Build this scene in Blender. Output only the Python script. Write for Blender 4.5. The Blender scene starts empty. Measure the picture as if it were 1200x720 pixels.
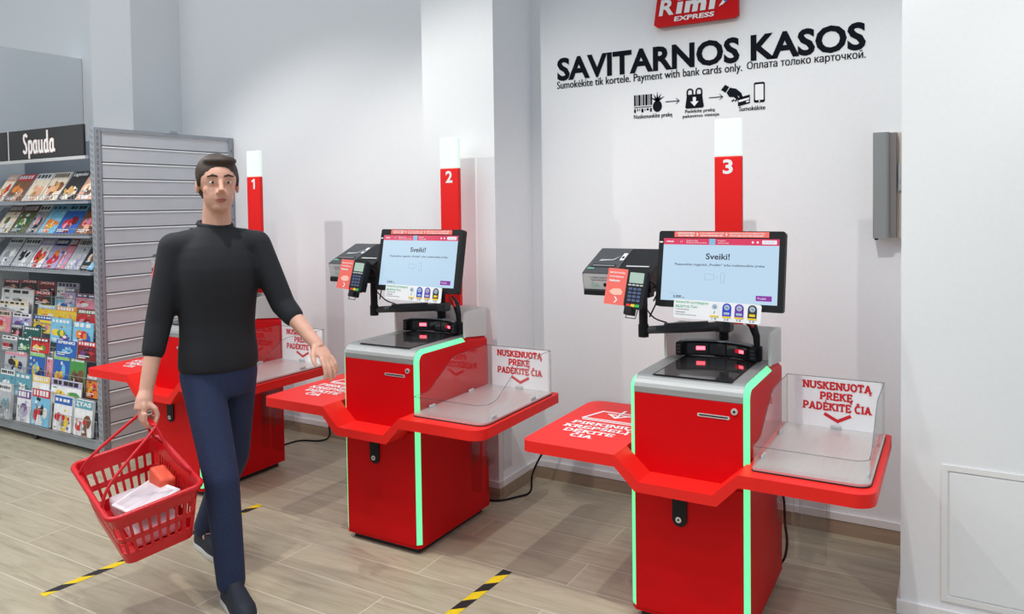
import bpy, bmesh, math, random
from mathutils import Vector, Matrix

# ------------------------------------------------------------------ camera, world, lights
scn = bpy.context.scene
COL = scn.collection
YAW, PITCH, ROLL = 0.52698, -0.03354, -0.0140
_F = Vector((-math.sin(YAW), math.cos(YAW), 0)); _R = Vector((math.cos(YAW), math.sin(YAW), 0)); _Z = Vector((0, 0, 1))
fw = _F * math.cos(PITCH) + _Z * math.sin(PITCH)
up2 = -_F * math.sin(PITCH) + _Z * math.cos(PITCH)
right = _R * math.cos(ROLL) + up2 * math.sin(ROLL)
up = -_R * math.sin(ROLL) + up2 * math.cos(ROLL)
camd = bpy.data.cameras.new('camera'); cam = bpy.data.objects.new('camera', camd); COL.objects.link(cam)
m = Matrix.Identity(4)
for i in range(3):
    m[i][0] = right[i]; m[i][1] = up[i]; m[i][2] = -fw[i]
m[0][3], m[1][3], m[2][3] = 0, 0, 1.575
cam.matrix_world = m
camd.sensor_width = 36; camd.lens = 893.957 / 1200 * 36; camd.shift_y = -90.77 / 1200
camd.clip_start = 0.05
scn.camera = cam

w = bpy.data.worlds.new('world'); scn.world = w; w.use_nodes = True
# the bright hall around: light from the ceiling above, dimmer towards the horizon
_nt = w.node_tree; _bg = _nt.nodes['Background']; _bg.inputs[1].default_value = 1.0
_tc = _nt.nodes.new('ShaderNodeTexCoord'); _sx = _nt.nodes.new('ShaderNodeSeparateXYZ'); _rp = _nt.nodes.new('ShaderNodeValToRGB')
_nt.links.new(_tc.outputs['Generated'], _sx.inputs[0]); _nt.links.new(_sx.outputs['Z'], _rp.inputs['Fac']); _nt.links.new(_rp.outputs['Color'], _bg.inputs[0])
_rp.color_ramp.elements[0].position = 0.0; _rp.color_ramp.elements[0].color = (0.16, 0.175, 0.20, 1)
_rp.color_ramp.elements[1].position = 0.75; _rp.color_ramp.elements[1].color = (0.72, 0.86, 1.0, 1)
vs = scn.view_settings
vs.view_transform = 'Standard'; vs.look = 'None'; vs.gamma = 1; vs.exposure = 0.0; vs.use_curve_mapping = False

def spot(x, y, z, tx, ty, tz, power, size, blend=0.35, rad=0.018, col=(1, 0.97, 0.93)):
    d = bpy.data.lights.new('track_spot', 'SPOT'); d.energy = power; d.spot_size = math.radians(size); d.spot_blend = blend
    d.shadow_soft_size = rad; d.color = col
    o = bpy.data.objects.new('track_spot', d); COL.objects.link(o); o.location = (x, y, z)
    o.rotation_euler = (Vector((tx, ty, tz)) - Vector((x, y, z))).to_track_quat('-Z', 'Y').to_euler()
    return o
SPOT_P = 86
for sx in (-4.1, -2.35, -0.6, 1.15):
    spot(sx, 1.75, 3.2, sx + (0.5 if sx < -3 else 0.2), 3.0, 0.82, SPOT_P * (0.6 if sx > 1 else 1.12 if sx > -1 else 0.9 if sx > -3 else 1), 100, 0.5)
for sx in (-5.2, -3.6, -2.0, -0.4):
    spot(sx, 1.1, 3.2, sx, 1.2, 0.0, 36, 84, rad=0.06)
spot(-5.7, 0.9, 3.2, -5.3, 2.8, 1.1, 60, 58, 0.6)                    # the spot on the magazine rack
def area(x, y, z, sx, sy, power, tgt, col):
    d = bpy.data.lights.new('left_fill', 'AREA'); d.shape = 'RECTANGLE'; d.size = sx; d.size_y = sy; d.energy = power; d.color = col
    o = bpy.data.objects.new('left_fill', d); COL.objects.link(o); o.location = (x, y, z)
    o.rotation_euler = (Vector(tgt) - Vector((x, y, z))).to_track_quat('-Z', 'Y').to_euler()
area(-5.2, -1.0, 3.6, 5, 2, 62, (-5.6, 2.8, 0.8), (1, 0.97, 0.93))  # unseen fill light, added to brighten the left side around the rack

# ------------------------------------------------------------------ materials
def mat(name, col, rough=0.5, metal=0.0, emit=0.0, ecol=None, spec=0.5, coat=0.0):
    m = bpy.data.materials.new(name); m.use_nodes = True
    b = m.node_tree.nodes['Principled BSDF']
    b.inputs['Base Color'].default_value = (*col, 1); b.inputs['Roughness'].default_value = rough
    b.inputs['Metallic'].default_value = metal; b.inputs['Specular IOR Level'].default_value = spec
    if coat: b.inputs['Coat Weight'].default_value = coat; b.inputs['Coat Roughness'].default_value = 0.1
    if emit:
        b.inputs['Emission Color'].default_value = (*(ecol or col), 1); b.inputs['Emission Strength'].default_value = emit
    return m
def s2l(r, g, b):
    f = lambda c: (c / 255 / 12.92) if c / 255 <= 0.04045 else ((c / 255 + 0.055) / 1.055) ** 2.4
    return (f(r), f(g), f(b))
def noisy(m, scale, amt, stretch=(1, 1, 1), bump=0.0, detail=4):
    """soft procedural variation of the base colour and a little bump"""
    nt = m.node_tree; b = nt.nodes['Principled BSDF']; c = b.inputs['Base Color'].default_value[:]
    tc = nt.nodes.new('ShaderNodeTexCoord'); mp = nt.nodes.new('ShaderNodeMapping'); nz = nt.nodes.new('ShaderNodeTexNoise')
    mp.inputs['Scale'].default_value = stretch; nz.inputs['Scale'].default_value = scale; nz.inputs['Detail'].default_value = detail
    nt.links.new(tc.outputs['Object'], mp.inputs['Vector']); nt.links.new(mp.outputs['Vector'], nz.inputs['Vector'])
    r = nt.nodes.new('ShaderNodeValToRGB')
    r.color_ramp.elements[0].color = (*[x * (1 - amt) for x in c[:3]], 1); r.color_ramp.elements[1].color = (*[min(1, x * (1 + amt)) for x in c[:3]], 1)
    r.color_ramp.elements[0].position = 0.3; r.color_ramp.elements[1].position = 0.7
    nt.links.new(nz.outputs['Fac'], r.inputs['Fac']); nt.links.new(r.outputs['Color'], b.inputs['Base Color'])
    if bump:
        bp = nt.nodes.new('ShaderNodeBump'); bp.inputs['Strength'].default_value = bump; bp.inputs['Distance'].default_value = 0.002
        nt.links.new(nz.outputs['Fac'], bp.inputs['Height']); nt.links.new(bp.outputs['Normal'], b.inputs['Normal'])
    return m
def acrylic(name, tint=(0.97, 0.98, 0.98), refl=1.0):
    """thin clear sheet: see-through, with a mirror sheen that grows at grazing angles"""
    m = bpy.data.materials.new(name); m.use_nodes = True; nt = m.node_tree
    for n in list(nt.nodes): nt.nodes.remove(n)
    out = nt.nodes.new('ShaderNodeOutputMaterial'); mx = nt.nodes.new('ShaderNodeMixShader')
    t = nt.nodes.new('ShaderNodeBsdfTransparent'); g = nt.nodes.new('ShaderNodeBsdfGlossy'); f = nt.nodes.new('ShaderNodeLayerWeight')
    f.inputs['Blend'].default_value = 0.5; t.inputs['Color'].default_value = (*tint, 1); g.inputs['Roughness'].default_value = 0.02
    pw = nt.nodes.new('ShaderNodeMath'); pw.operation = 'POWER'; pw.inputs[1].default_value = 3.5
    mu = nt.nodes.new('ShaderNodeMath'); mu.operation = 'MULTIPLY_ADD'; mu.inputs[1].default_value = 0.55 * refl; mu.inputs[2].default_value = 0.035 * refl; mu.use_clamp = True
    nt.links.new(f.outputs['Facing'], pw.inputs[0]); nt.links.new(pw.outputs[0], mu.inputs[0]); nt.links.new(mu.outputs[0], mx.inputs[0])
    nt.links.new(t.outputs[0], mx.inputs[1]); nt.links.new(g.outputs[0], mx.inputs[2]); nt.links.new(mx.outputs[0], out.inputs['Surface'])
    return m
M = {}
M['wall'] = noisy(mat('wall_paint', (0.83, 0.84, 0.85), 0.85, spec=0.2), 60, 0.012, bump=0.03)
M['white_trim'] = mat('white_trim', (0.82, 0.81, 0.80), 0.5)
M['red'] = noisy(mat('red_lacquer', s2l(206, 5, 14), 0.45, spec=0.15), 3, 0.03)
M['red_lit'] = noisy(mat('red_lacquer_lit', s2l(234, 34, 28), 0.45, spec=0.3), 3, 0.03)  # till red made lighter: overhead light on shelves and rail put into the colour
M['red_acrylic'] = mat('red_pole', s2l(236, 30, 28), 0.45, spec=0.3)
M['seam'] = mat('dark_seam', (0.02, 0.01, 0.01), 0.7)
M['plinth'] = mat('plinth_black', (0.02, 0.02, 0.02), 0.6)
M['steel'] = noisy(mat('brushed_steel', (0.40, 0.40, 0.39), 0.56, 0.75), 40, 0.10, stretch=(0.15, 6, 6), bump=0.05)
M['steel_plate'] = noisy(mat('brushed_plate', (0.78, 0.76, 0.73), 0.40, 0.75), 40, 0.04, stretch=(6, 0.15, 6), bump=0.02)
M['chrome'] = mat('chrome', (0.75, 0.75, 0.75), 0.4, 0.6)
M['black'] = noisy(mat('black_plastic', (0.010, 0.0105, 0.012), 0.5, spec=0.25), 80, 0.1)
M['dark'] = mat('dark_grey_plastic', (0.055, 0.058, 0.062), 0.45)
M['grey'] = mat('grey_plastic', (0.30, 0.31, 0.32), 0.5)
M['lgrey'] = mat('light_grey_plastic', (0.5, 0.51, 0.52), 0.5)
M['glass_black'] = mat('scanner_glass', (0.03, 0.028, 0.028), 0.06, spec=0.9)
M['green_led'] = mat('green_led_strip', (0.1, 0.5, 0.25), 0.5, emit=0.9, ecol=(0.17, 0.92, 0.38))
M['lamp'] = mat('status_lamp', (0.35, 0.4, 0.37), 0.5, emit=0.72, ecol=(0.82, 1.0, 0.90), spec=0.2)
M['red_led'] = mat('red_scan_led', (1, 0.1, 0.1), 0.5, emit=4.0, ecol=(1.0, 0.10, 0.14))
M['red_led_dim'] = mat('red_scan_glow', (0.5, 0.0, 0.02), 0.5, emit=0.6, ecol=(0.8, 0.0, 0.02))
M['white_plastic'] = mat('white_shroud', (0.83, 0.82, 0.80), 0.5)
def frosted(m):
    """milky sheet that lets some light through from behind"""
    nt = m.node_tree; b = nt.nodes['Principled BSDF']; out = nt.nodes['Material Output']
    t = nt.nodes.new('ShaderNodeBsdfTranslucent'); t.inputs['Color'].default_value = (0.9, 0.9, 0.89, 1); mx = nt.nodes.new('ShaderNodeMixShader'); mx.inputs[0].default_value = 0.5
    nt.links.new(b.outputs[0], mx.inputs[1]); nt.links.new(t.outputs[0], mx.inputs[2]); nt.links.new(mx.outputs[0], out.inputs['Surface']); return m
frosted(M['white_plastic'])
M['paper'] = mat('white_paper', (0.86, 0.86, 0.87), 0.6)
M['ink_red'] = mat('red_print', s2l(206, 22, 34), 0.6)
M['ink_white'] = mat('white_print', (0.88, 0.86, 0.86), 0.5)
M['ink_black'] = mat('black_vinyl', (0.008, 0.009, 0.015), 0.8, spec=0.08)
M['scr_blue'] = mat('screen_blue', (0.02, 0.02, 0.02), 0.2, emit=0.95, ecol=s2l(190, 218, 240))
M['scr_pink'] = mat('screen_header', (0.02, 0.02, 0.02), 0.2, emit=0.95, ecol=s2l(222, 44, 92))
M['scr_white'] = mat('screen_white', (0.02, 0.02, 0.02), 0.2, emit=0.95, ecol=s2l(236, 236, 245))
M['scr_ink'] = mat('screen_text', (0.02, 0.02, 0.02), 0.2, emit=0.9, ecol=s2l(36, 44, 62))
M['scr_grey'] = mat('screen_outline', (0.02, 0.02, 0.02), 0.2, emit=0.95, ecol=s2l(168, 190, 208))
M['scr_purple'] = mat('screen_button', (0.02, 0.02, 0.02), 0.2, emit=0.95, ecol=s2l(140, 36, 160))
M['scr_lblue'] = mat('screen_badge', (0.02, 0.02, 0.02), 0.2, emit=0.95, ecol=s2l(130, 190, 225))
M['scr_term'] = mat('terminal_display', (0.02, 0.02, 0.02), 0.2, emit=0.8, ecol=s2l(178, 208, 192))
M['coral'] = mat('coral_card', s2l(238, 104, 92), 0.55)
M['skin_ink'] = mat('peach_print', s2l(248, 190, 170), 0.6)
M['p_green'] = mat('pale_green_print', s2l(120, 196, 160), 0.6)
M['b_blue'] = mat('badge_blue', s2l(38, 64, 190), 0.5); M['b_purple'] = mat('badge_purple', s2l(100, 48, 165), 0.5)
M['b_black'] = mat('badge_black', s2l(45, 45, 48), 0.5); M['yellow'] = mat('badge_yellow', s2l(240, 205, 30), 0.5)
M['keyred'] = mat('key_red', s2l(220, 40, 40), 0.5); M['keygreen'] = mat('key_green', s2l(40, 180, 90), 0.5); M['keyblue'] = mat('keypad_blue', s2l(70, 84, 122), 0.4)
M['acrylic'] = acrylic('clear_acrylic', (0.993, 0.995, 0.995)); M['acrylic_edge'] = acrylic('acrylic_edge', (0.70, 0.73, 0.73))
M['holder'] = acrylic('clear_holder', (0.90, 0.90, 0.90), 0.8)
M['rack'] = noisy(mat('rack_grey', s2l(158, 163, 170), 0.5, 0.2), 20, 0.03)
M['panel'] = noisy(mat('slat_grey', s2l(204, 207, 211), 0.5), 6, 0.03)
M['slot'] = mat('slot_dark', (0.2, 0.2, 0.21), 0.7)
M['slot_rim_lit'] = mat('slat_rim_highlight', (0.86, 0.87, 0.88), 0.35)  # whiter than the slats: the highlight on their top-lit edges is painted in
M['signblack'] = mat('sign_black', s2l(42, 42, 44), 0.55)
M['wire'] = mat('wire_zinc', (0.6, 0.61, 0.62), 0.35, 0.8)
M['rackback'] = mat('rack_back', s2l(120, 128, 138), 0.6)
M['tape_y'] = noisy(mat('tape_yellow', s2l(236, 202, 30), 0.5), 30, 0.06); M['tape_k'] = mat('tape_black', (0.02, 0.02, 0.02), 0.5)
M['box_grey'] = mat('wallbox_grey', s2l(136, 139, 140), 0.5); M['box_side'] = mat('wallbox_side', s2l(118, 113, 110), 0.5); M['beige'] = mat('beige_board', s2l(206, 198, 184), 0.6)
M['skin'] = noisy(mat('skin', s2l(224, 170, 146), 0.5), 25, 0.05); M['lip'] = mat('lips', s2l(176, 100, 92), 0.5)
M['hair'] = noisy(mat('hair_brown', s2l(58, 42, 34), 0.6), 30, 0.3, stretch=(1, 1, 6), bump=0.3)
M['sweater'] = noisy(mat('black_knit', s2l(30, 31, 36), 0.85), 200, 0.15, bump=0.15)
M['jeans'] = noisy(mat('navy_denim', s2l(34, 46, 78), 0.85), 120, 0.15, bump=0.15)
M['shoe'] = noisy(mat('navy_shoe', s2l(26, 34, 46), 0.7), 60, 0.1); M['sole'] = mat('white_sole', (0.72, 0.71, 0.69), 0.6)
M['eye_white'] = mat('eye_white', (0.8, 0.78, 0.75), 0.3); M['iris'] = mat('iris_brown', (0.06, 0.035, 0.02), 0.2)
M['basket'] = noisy(mat('red_basket', s2l(212, 14, 26), 0.35), 6, 0.05)
M['packet'] = noisy(mat('white_packet', s2l(222, 214, 218), 0.4), 9, 0.12); M['orange'] = mat('orange_packet', s2l(240, 96, 66), 0.45)
M['rimi_blue'] = mat('logo_blue', s2l(40, 120, 190), 0.4)

def floor_mat():
    m = mat('wood_plank_tile', (0.4, 0.35, 0.28), 0.42); nt = m.node_tree; b = nt.nodes['Principled BSDF']
    tc = nt.nodes.new('ShaderNodeTexCoord'); mp = nt.nodes.new('ShaderNodeMapping')
    mp.inputs['Location'].default_value = (2.592 + 1.215 / 2 + 1.215 * 20, -2.345 + 0.215 * 60, 0)
    nt.links.new(tc.outputs['Object'], mp.inputs['Vector'])
    br = nt.nodes.new('ShaderNodeTexBrick'); br.offset = 0.5; br.offset_frequency = 2
    br.inputs['Scale'].default_value = 1.0; br.inputs['Brick Width'].default_value = 1.215; br.inputs['Row Height'].default_value = 0.215
    br.inputs['Mortar Size'].default_value = 0.0022; br.inputs['Mortar Smooth'].default_value = 0.3; br.inputs['Bias'].default_value = 0
    br.inputs['Color1'].default_value = (0, 0, 0, 1); br.inputs['Color2'].default_value = (1, 1, 1, 1); br.inputs['Mortar'].default_value = (0.5, 0.5, 0.5, 1)
    nt.links.new(mp.outputs['Vector'], br.inputs['Vector'])
    # grain, stretched along the plank and shifted per plank
    cm = nt.nodes.new('ShaderNodeVectorMath'); cm.operation = 'MULTIPLY_ADD'
    cm.inputs[1].default_value = (3.1, 7.3, 5.0)
    nt.links.new(br.outputs['Color'], cm.inputs[0]); nt.links.new(mp.outputs['Vector'], cm.inputs[2])
    sc = nt.nodes.new('ShaderNodeMapping'); sc.inputs['Scale'].default_value = (1.1, 9, 1)
    nt.links.new(cm.outputs[0], sc.inputs['Vector'])
    n1 = nt.nodes.new('ShaderNodeTexNoise'); n1.inputs['Scale'].default_value = 2.2; n1.inputs['Detail'].default_value = 8; n1.inputs['Roughness'].default_value = 0.62; n1.inputs['Distortion'].default_value = 1.2
    nt.links.new(sc.outputs['Vector'], n1.inputs['Vector'])
    rp = nt.nodes.new('ShaderNodeValToRGB'); e = rp.color_ramp.elements
    e[0].position = 0.28; e[0].color = (*s2l(160, 149, 126), 1); e[1].position = 0.64; e[1].color = (*s2l(194, 184, 159), 1)
    x = e.new(0.45); x.color = (*s2l(182, 171, 146), 1)
    nt.links.new(n1.outputs['Fac'], rp.inputs['Fac'])
    ton = nt.nodes.new('ShaderNodeMix'); ton.data_type = 'RGBA'; ton.blend_type = 'MULTIPLY'; ton.inputs['Factor'].default_value = 1
    tr = nt.nodes.new('ShaderNodeValToRGB'); tr.color_ramp.elements[0].color = (0.90, 0.89, 0.88, 1); tr.color_ramp.elements[1].color = (1, 1, 1, 1)
    nt.links.new(br.outputs['Color'], tr.inputs['Fac']); nt.links.new(rp.outputs['Color'], ton.inputs['A']); nt.links.new(tr.outputs['Color'], ton.inputs['B'])
    gm = nt.nodes.new('ShaderNodeMix'); gm.data_type = 'RGBA'; gm.inputs['B'].default_value = (*s2l(220, 208, 190), 1)
    nt.links.new(br.outputs['Fac'], gm.inputs['Factor']); nt.links.new(ton.outputs['Result'], gm.inputs['A'])
    nt.links.new(gm.outputs['Result'], b.inputs['Base Color'])
    return m
M['floor'] = floor_mat()
M['skirt_wood'] = noisy(mat('skirting_wood', s2l(166, 146, 124), 0.5), 6, 0.12, stretch=(0.5, 6, 6))

# ------------------------------------------------------------------ mesh building helpers
class MB:
    def __init__(s): s.v = []; s.f = []; s.mi = []; s.sm = []
    def add(s, vs, fs, mi=0, smooth=False):
        o = len(s.v); s.v += [tuple(p) for p in vs]
        for f in fs: s.f.append([i + o for i in f]); s.mi.append(mi); s.sm.append(smooth)
        return s
    def box(s, x0, x1, y0, y1, z0, z1, mi=0):
        v = [(x, y, z) for z in (z0, z1) for y in (y0, y1) for x in (x0, x1)]
        return s.add(v, [(0, 2, 3, 1), (4, 5, 7, 6), (0, 1, 5, 4), (2, 6, 7, 3), (0, 4, 6, 2), (1, 3, 7, 5)], mi)
    def rbox(s, x0, x1, y0, y1, z0, z1, r=0.005, seg=2, mi=0):
        bm = bmesh.new(); bmesh.ops.create_cube(bm, size=1)
        for q in bm.verts: q.co = Vector(((x0 + x1) / 2 + q.co.x * (x1 - x0), (y0 + y1) / 2 + q.co.y * (y1 - y0), (z0 + z1) / 2 + q.co.z * (z1 - z0)))
        bmesh.ops.bevel(bm, geom=bm.edges[:], offset=r, segments=seg, profile=0.5, affect='EDGES')
        return s.bm(bm, mi)
    def bm(s, bm, mi=0, smooth=False):
        bm.verts.index_update(); s.add([q.co.copy() for q in bm.verts], [[q.index for q in f.verts] for f in bm.faces], mi, smooth); bm.free(); return s
    def prism(s, poly, mp, a, b, mi=0):
        """2D polygon extruded from a to b; mp(u, v, t) -> point"""
        n = len(poly); v = [mp(p[0], p[1], a) for p in poly] + [mp(p[0], p[1], b) for p in poly]
        return s.add(v, [list(range(n))[::-1], list(range(n, 2 * n))] + [(i, (i + 1) % n, n + (i + 1) % n, n + i) for i in range(n)], mi)
    def loft(s, rings, mi=0, closed=True, caps=True, smooth=False):
        n = len(rings[0]); v = [p for r in rings for p in r]; f = []
        for k in range(len(rings) - 1):
            for i in range(n if closed else n - 1):
                j = (i + 1) % n; f.append((k * n + i, k * n + j, (k + 1) * n + j, (k + 1) * n + i))
        s.add(v, f, mi, smooth)
        if caps:
            s.add(rings[0], [list(range(n))[::-1]], mi); s.add(rings[-1], [list(range(n))], mi)
        return s
    def tube(s, pts, r, seg=8, mi=0, caps=True, close=False):
        pts = [Vector(p) for p in pts]; n = len(pts); rings = []; rs = r if isinstance(r, (list, tuple)) else [r] * n
        ref = None
        for i, p in enumerate(pts):
            d = (pts[(i + 1) % n] - pts[i - 1]) if close else (pts[min(i + 1, n - 1)] - pts[max(i - 1, 0)])
            d.normalize()
            if ref is None: ref = Vector((0, 0, 1)) if abs(d.z) < 0.9 else Vector((1, 0, 0))
            a = d.cross(ref); a.normalize(); b = a.cross(d); ref = b
            rings.append([p + (a * math.cos(2 * math.pi * k / seg) + b * math.sin(2 * math.pi * k / seg)) * rs[i] for k in range(seg)])
        if close: rings.append(rings[0]); caps = False
        return s.loft(rings, mi, True, caps, True)
    def cyl(s, c, axis, r, h, seg=20, mi=0, r2=None):
        c = Vector(c); a = Vector(axis).normalized(); return s.tube([c, c + a * h], [r, r if r2 is None else r2], seg, mi)
    def ell(s, c, rx, ry, rz, seg=16, rin=10, mi=0, mtx=None):
        bm = bmesh.new(); bmesh.ops.create_uvsphere(bm, u_segments=seg, v_segments=rin, radius=1)
        for q in bm.verts:
            p = Vector((q.co.x * rx, q.co.y * ry, q.co.z * rz)); q.co = (mtx @ p if mtx else p) + Vector(c)
        return s.bm(bm, mi, True)
    def flat(s, poly, mp, mi=0):
        return s.add([mp(p[0], p[1], 0) for p in poly], [list(range(len(poly)))], mi)
    def build(s, name, mats, parent=None, loc=None):
        me = bpy.data.meshes.new(name); me.from_pydata(s.v, [], s.f); me.update()
        for mm in (mats if isinstance(mats, (list, tuple)) else [mats]): me.materials.append(mm)
        for p, mi, sm in zip(me.polygons, s.mi, s.sm): p.material_index = mi; p.use_smooth = sm
        bm = bmesh.new(); bm.from_mesh(me); bmesh.ops.recalc_face_normals(bm, faces=bm.faces[:]) if s.fix else None
        bm.to_mesh(me); bm.free()
        o = bpy.data.objects.new(name, me); COL.objects.link(o)
        if parent: o.parent = parent
        if loc: o.location = loc
        return o
    fix = True
def tag(o, label=None, cat=None, group=None, kind=None):
    if label: o['label'] = label
    if cat: o['category'] = cat
    if group: o['group'] = group
    if kind: o['kind'] = kind
    return o
def struct(name, mb, m_):
    return tag(mb.build(name, m_), kind='structure')
def empty(name, loc, rz=0.0):
    o = bpy.data.objects.new(name, None); COL.objects.link(o); o.location = loc; o.rotation_euler = (0, 0, rz); o.empty_display_size = 0.1; return o
def kids(o): return [c for c in COL.objects if c.parent == o]
def copy_tree(o, parent=None):
    ch = kids(o); c = o.copy(); COL.objects.link(c); c.parent = parent
    for k in ch: copy_tree(k, c)
    return c
def rrect(x0, x1, y0, y1, r, seg=6):
    """rounded rectangle; r = radius or four radii (x0y0, x1y0, x1y1, x0y1)"""
    rs = r if isinstance(r, (list, tuple)) else [r] * 4; out = []
    for (cx, cy, a0), q, (sx, sy) in zip(((x0, y0, 180), (x1, y0, 270), (x1, y1, 0), (x0, y1, 90)), rs, ((1, 1), (-1, 1), (-1, -1), (1, -1))):
        if q <= 0: out.append((cx, cy)); continue
        for k in range(seg + 1):
            a = math.radians(a0 + 90 * k / seg); out.append((cx + sx * q + q * math.cos(a), cy + sy * q + q * math.sin(a)))
    return out
def circ(cx, cy, r, n=16, ry=None): return [(cx + r * math.cos(2 * math.pi * k / n), cy + (ry or r) * math.sin(2 * math.pi * k / n)) for k in range(n)]
XZ = lambda y: (lambda u, v, t: (u, y - t, v))                       # plane facing the shop floor (-Y)
XY = lambda z: (lambda u, v, t: (u, v, z + t))
YZ = lambda x: (lambda u, v, t: (x + t, u, v))
def frame(o, u, v):
    o, u, v = Vector(o), Vector(u).normalized(), Vector(v).normalized(); n = u.cross(v)
    return lambda a, b, t: o + u * a + v * b + n * t

# text -> flat polygons, fitted to a width/height
_tc = {}
def text_geo(s, bold=0.0):
    """filled glyphs; the dotted and hooked e and the soft sign are assembled from plain letters"""
    k = (s, bold, 1)
    if k in _tc: return _tc[k]
    base = s.replace('ė', 'e').replace('ę', 'e').replace('ь', 'b')
    v, f = raw_text(base, bold)
    if base != s:
        v, f = list(v), list(f); mx = lambda t_: max([p[0] for p in raw_text(t_, bold)[0]] or [0])
        ev = raw_text('e', bold)[0]; ew = max(p[0] for p in ev) - min(p[0] for p in ev); eh = max(p[1] for p in ev); r = .055 + bold
        for i, c in enumerate(s):
            if c == 'ь':
                a_, b2 = mx(base[:i]) + .001, mx(base[:i + 1]) + .001
                v = [(p[0], min(p[1], eh)) if a_ < p[0] <= b2 else p for p in v]
            elif c in 'ėę':
                cx = mx(base[:i + 1]) - ew / 2; n0 = len(v)
                if c == 'ė': pl = circ(cx, eh + .13, r, 12)
                else: pl = [(cx + ew * .20, .01), (cx + ew * .34, .01), (cx + ew * .20, -.08), (cx + ew * .26, -.13), (cx + ew * .46, -.12), (cx + ew * .42, -.17), (cx + ew * .16, -.17), (cx + ew * .06, -.10)]
                v += pl; f.append(list(range(n0, n0 + len(pl))))
    _tc[k] = (v, f); return v, f
def raw_text(s, bold=0.0):
    k = (s, bold)
    if k in _tc: return _tc[k]
    cu = bpy.data.curves.new('t', 'FONT'); cu.body = s; cu.size = 1; cu.offset = bold; cu.resolution_u = 3; cu.fill_mode = 'FRONT'
    o = bpy.data.objects.new('t', cu); COL.objects.link(o); dg = bpy.context.evaluated_depsgraph_get(); dg.update()
    me = bpy.data.meshes.new_from_object(o.evaluated_get(dg), depsgraph=dg)
    v = [(p.co.x, p.co.y) for p in me.vertices]; f = [list(p.vertices) for p in me.polygons]
    bpy.data.objects.remove(o); bpy.data.curves.remove(cu); bpy.data.meshes.remove(me)
    _tc[k] = (v, f); return v, f
def put_text(mb, s, mp, x0, x1, y0, y1, mi=0, bold=0.0, slant=0.0, t=0.0):
    """text whose inked box fills x0..x1, y0..y1"""
    v, f = text_geo(s, bold)
    if not v: return
    a, b = min(p[0] for p in v), max(p[0] for p in v); c, d = min(p[1] for p in v), max(p[1] for p in v)
    pts = [mp(x0 + (p[0] - a) / (b - a) * (x1 - x0) + slant * (p[1] - c) / (d - c) * (y1 - y0), y0 + (p[1] - c) / (d - c) * (y1 - y0), t) for p in v]
    mb.add(pts, f, mi)

# slab-serif capitals drawn from strokes (cap height 1)
def _arc(cx, cy, rx, ry, a0, a1, n=8): return [(cx + rx * math.cos(math.radians(a0 + (a1 - a0) * k / n)), cy + ry * math.sin(math.radians(a0 + (a1 - a0) * k / n))) for k in range(n + 1)]
SLAB = {
 'N': (.86, [[(.14, 0), (.14, 1)], [(.14, 1), (.70, 0)], [(.70, 0), (.70, 1)]], [(.14, 0), (.10, 1), (.70, 1)]),
 'U': (.86, [[(.14, 1), (.14, .36)] + _arc(.42, .36, .28, .28, 180, 360) + [(.70, 1)]], [(.14, 1), (.70, 1)]),
 'S': (.72, [_arc(.36, .74, .24, .20, 20, 270) + _arc(.36, .27, .26, .21, 90, -160)], []),
 'K': (.84, [[(.16, 0), (.16, 1)], [(.16, .42), (.66, 1)], [(.34, .60), (.70, 0)]], [(.16, 0), (.16, 1), (.66, 1), (.70, 0)]),
 'E': (.76, [[(.16, 0), (.16, 1)], [(.06, .94), (.64, .94)], [(.16, .5), (.50, .5)], [(.06, .06), (.66, .06)], [(.61, .94), (.61, .74)], [(.63, .06), (.63, .28)], [(.48, .6), (.48, .4)]], []),
 'O': (.86, [_arc(.43, .5, .31, .44, 0, 360, 18)], []),
 'T': (.78, [[(.39, 0), (.39, 1)], [(.06, .94), (.72, .94)], [(.10, .94), (.10, .72)], [(.68, .94), (.68, .72)]], [(.39, 0)]),
 'A': (.88, [[(.14, 0), (.44, 1)], [(.44, 1), (.74, 0)], [(.24, .32), (.64, .32)]], [(.14, 0), (.74, 0)]),
 'P': (.76, [[(.16, 0), (.16, 1)], [(.06, .94), (.42, .94)] + _arc(.42, .69, .23, .25, 90, -90) + [(.16, .44)]], [(.16, 0)]),
 'R': (.82, [[(.16, 0), (.16, 1)], [(.06, .94), (.42, .94)] + _arc(.42, .71, .22, .23, 90, -90) + [(.16, .48)], [(.40, .48), (.68, 0)]], [(.16, 0), (.70, 0)]),
 'D': (.84, [[(.16, 0), (.16, 1)], [(.06, .94), (.36, .94)] + _arc(.36, .5, .34, .44, 90, -90, 10) + [(.06, .06)]], []),
 'I': (.36, [[(.18, 0), (.18, 1)]], [(.18, 0), (.18, 1)]),
 'C': (.78, [_arc(.42, .5, .31, .44, 45, 315, 14)], []),
 'L': (.72, [[(.16, 0), (.16, 1)], [(.06, .06), (.62, .06)], [(.60, .06), (.60, .30)]], [(.16, 1)]),
 ' ': (.34, [], [])}
OGO = lambda x: [[(x, 0), (x - .06, -.14), (x + .02, -.22), (x + .10, -.20)]]
CAR = lambda x: [[(x - .14, 1.28), (x, 1.14)], [(x, 1.14), (x + .14, 1.28)]]
for k, b, ex in (('Ą', 'A', OGO(.74)), ('Ę', 'E', OGO(.54)), ('Į', 'I', OGO(.20)), ('Ų', 'U', OGO(.46)), ('Č', 'C', CAR(.42)), ('Š', 'S', CAR(.36)), ('Ė', 'E', [[(.28, 1.2), (.44, 1.2)]])):
    SLAB[k] = (SLAB[b][0], SLAB[b][1] + ex, SLAB[b][2])
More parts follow.
